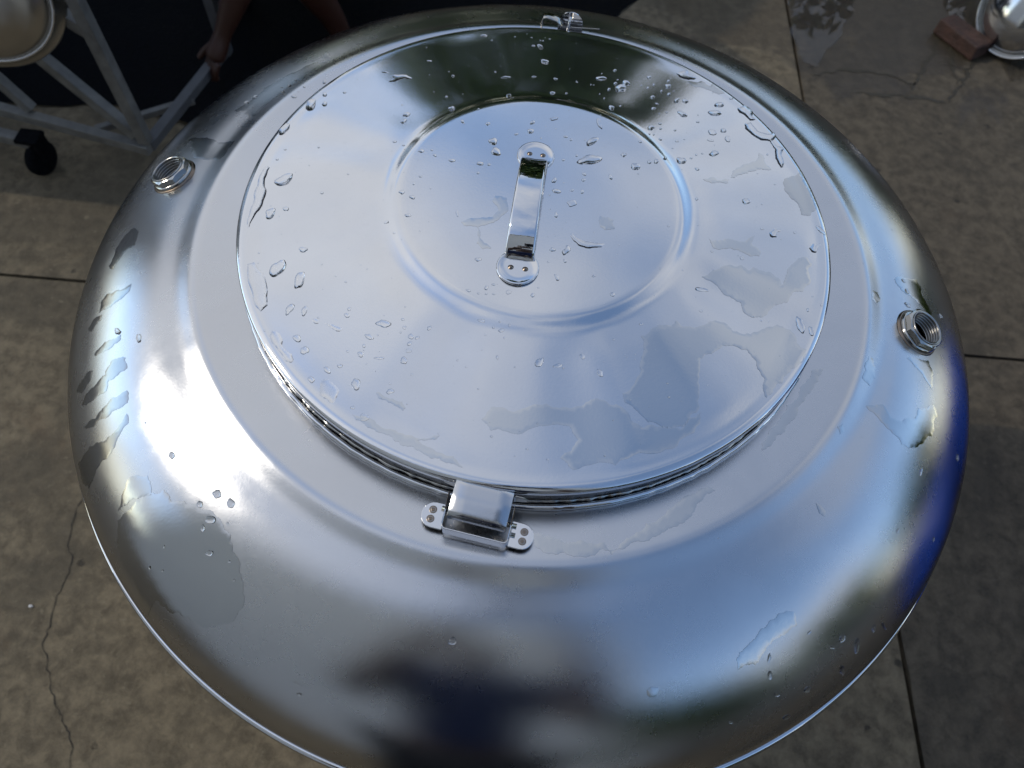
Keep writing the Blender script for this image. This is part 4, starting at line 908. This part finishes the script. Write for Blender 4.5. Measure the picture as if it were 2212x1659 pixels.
BARK = rgb('bark', (.05, .036, .025), .9, bump=.01)
def leafmat(name, c1, c2):
    q = NT(name); g = q.n('NewGeometry'); oi = q.rng(g.outputs['Random Per Island'], 0, 1)
    q.set(Base_Color=q.mix(oi, c1, c2), Roughness=.55); return q.m
LEAF1 = leafmat('tree_leaf', (.022, .055, .012), (.14, .19, .030)); LEAF2 = leafmat('shrub_leaf', (.020, .050, .012), (.075, .12, .022))
def foliage(name, clumps, per, leaf, mat, parent, seed):
    rnd = random.Random(seed); V, F = [], []
    for c, rad in clumps:
        for _ in range(per):
            d = Vector((rnd.gauss(0, 1), rnd.gauss(0, 1), rnd.gauss(0, 1))).normalized()*rad*rnd.random()**.4
            p = Vector(c)+Vector((d.x, d.y, d.z*.8)); n = Vector((rnd.gauss(0, 1), rnd.gauss(0, 1), rnd.gauss(.6, 1))).normalized()
            t = n.orthogonal().normalized(); t.rotate(Matrix.Rotation(rnd.uniform(0, 6.28), 3, n)); b = n.cross(t); s = leaf*rnd.uniform(.6, 1.3)
            i = len(V); V += [p-t*s, p-b*s*.42+n*s*.08, p+t*s, p+b*s*.42+n*s*.08]; F.append((i, i+1, i+2, i+3))
    return mesh_obj(name, V, F, mat, parent, smooth=False)
def tree(name, loc, hgt, clumps, per, leaf, mat, label, cat, seed):
    t = tag(empty(name, loc), label, cat)
    tube('trunk', [(0, 0, 0), (.05, .02, hgt*.3), (-.03, .05, hgt*.6), (.02, 0, hgt*.9)], [hgt*.045, hgt*.036, hgt*.026, hgt*.012], BARK, t, 12)
    for c, rad in clumps[:7]: tube('limb', [(0, .03, hgt*.45), Vector((0, .03, hgt*.45)).lerp(Vector(c), .55)+Vector((0, 0, .1)), c], [hgt*.018, hgt*.011, hgt*.004], BARK, t, 7)
    foliage('crown', clumps, per, leaf, mat, t, seed)
    return t
def copy_tree(t, loc, sc_, rz, label):
    n = t.copy(); COL.objects.link(n); n.location = loc; n.scale = (sc_, sc_, sc_); n.rotation_euler = (0, 0, rz); n['label'] = label
    for ch_ in list(t.children):
        c_ = ch_.copy(); COL.objects.link(c_); c_.parent = n
    return n
rnd = random.Random(5)
cl = [((rnd.uniform(-1.75, 1.15), rnd.uniform(-1.2, 1.2), rnd.uniform(1.9, 4.0)), rnd.uniform(.6, 1.05)) for _ in range(34)]
cl += [((-.5+.35*k_, -.2+.1*k_, 2.1+.45*k_), .85) for k_ in range(4)]
lt = tree('leafy_tree', (-.1, 6.6, 0), 4.4, cl, 800, .12, LEAF1, 'leafy green tree mirrored in the far slope of the lid', 'tree', 11)
cl = [((rnd.uniform(-.9, .9), rnd.uniform(-.7, .7), rnd.uniform(.4, 1.7)), rnd.uniform(.3, .55)) for _ in range(16)]
tree('green_shrub', (1.9, -2.9, 0), 1.6, cl, 300, .06, LEAF2, 'dark green shrub mirrored in the lower right of the tank', 'shrub', 12)
WALLM = rgb('pale_render', (.60, .59, .58), .9, var=.08, nscale=3)
bm = bmesh.new(); box_bm(bm, (9.0, .2, 6.4), Matrix.Translation((0, 0, 3.2)), .01)
wl = tag(empty('rendered_wall', (-3.00, -2.75, 0)), 'pale rendered wall behind the photographer, mirrored in the handle', 'wall')
bm_obj('wall_face', bm, WALLM, wl); bm = bmesh.new(); box_bm(bm, (9.1, .30, .08), Matrix.Translation((0, 0, 6.445)), .01); bm_obj('coping', bm, WALLM, wl)
BLUE = rgb('blue_plastic', (.008, .050, .36), .35, var=.1, nscale=20)
def blue_drum(loc, label):
    t = tag(empty('plastic_drum', loc), label, 'drum', 'blue plastic drums standing right of the tank')
    z = [(.27, 0), (.285, .02), (.29, .30), (.298, .31), (.298, .33), (.29, .34), (.29, .60), (.298, .61), (.298, .63), (.29, .64), (.285, .90), (.26, .93), (0, .935)]
    lathe('drum_body', z, BLUE, t, 64)
    for a in (0, math.pi): lathe('bung', [(0, .03), (.03, .03), (.034, .025), (.034, 0)], BLUE, t, 24, matrix=Matrix.Translation((.17*math.cos(a), .17*math.sin(a), .93)))
for i, (x, y) in enumerate(((1.85, -.18), (1.90, .46), (2.35, .20))):
    blue_drum((x, y, 0), ['blue plastic drum nearest the photographer, right of the tank', 'blue plastic drum farthest from the photographer, right of the tank', 'blue plastic drum standing behind the other two, right of the tank'][i])

for loc, s_, rz, lab in (((6.5, -2.6, 0), .62, 1.0, 'leafy green tree beyond the blue drums, toward the photographer'), ((7.6, 0.6, 0), .66, 2.2, 'leafy green tree straight beyond the blue drums'), ((6.8, 3.9, 0), .60, 3.6, 'leafy green tree beyond the blue drums, toward the far side'), ((4.6, -5.2, 0), .60, 4.6, 'leafy green tree behind the green shrub')):
    copy_tree(lt, loc, s_, rz, lab)

hg = tag(empty('clipped_hedge', (0, 4.9, 0)), 'dark green hedge closing the far side of the yard', 'hedge')
rnd = random.Random(21)
foliage('hedge_leaves', [((x*.42-5.2+rnd.uniform(-.1, .1), rnd.uniform(-.15, .15), z+rnd.uniform(-.1, .1)), .42) for x in range(25) for z in (.4, 1.05, 1.62)], 190, .085, LEAF2, hg, 22)
for x in range(9): tube('stem', [(x*1.2-4.8, 0, 0), (x*1.2-4.75, .03, .8), (x*1.2-4.8, 0, 1.6)], [.05, .035, .015], BARK, hg, 7)
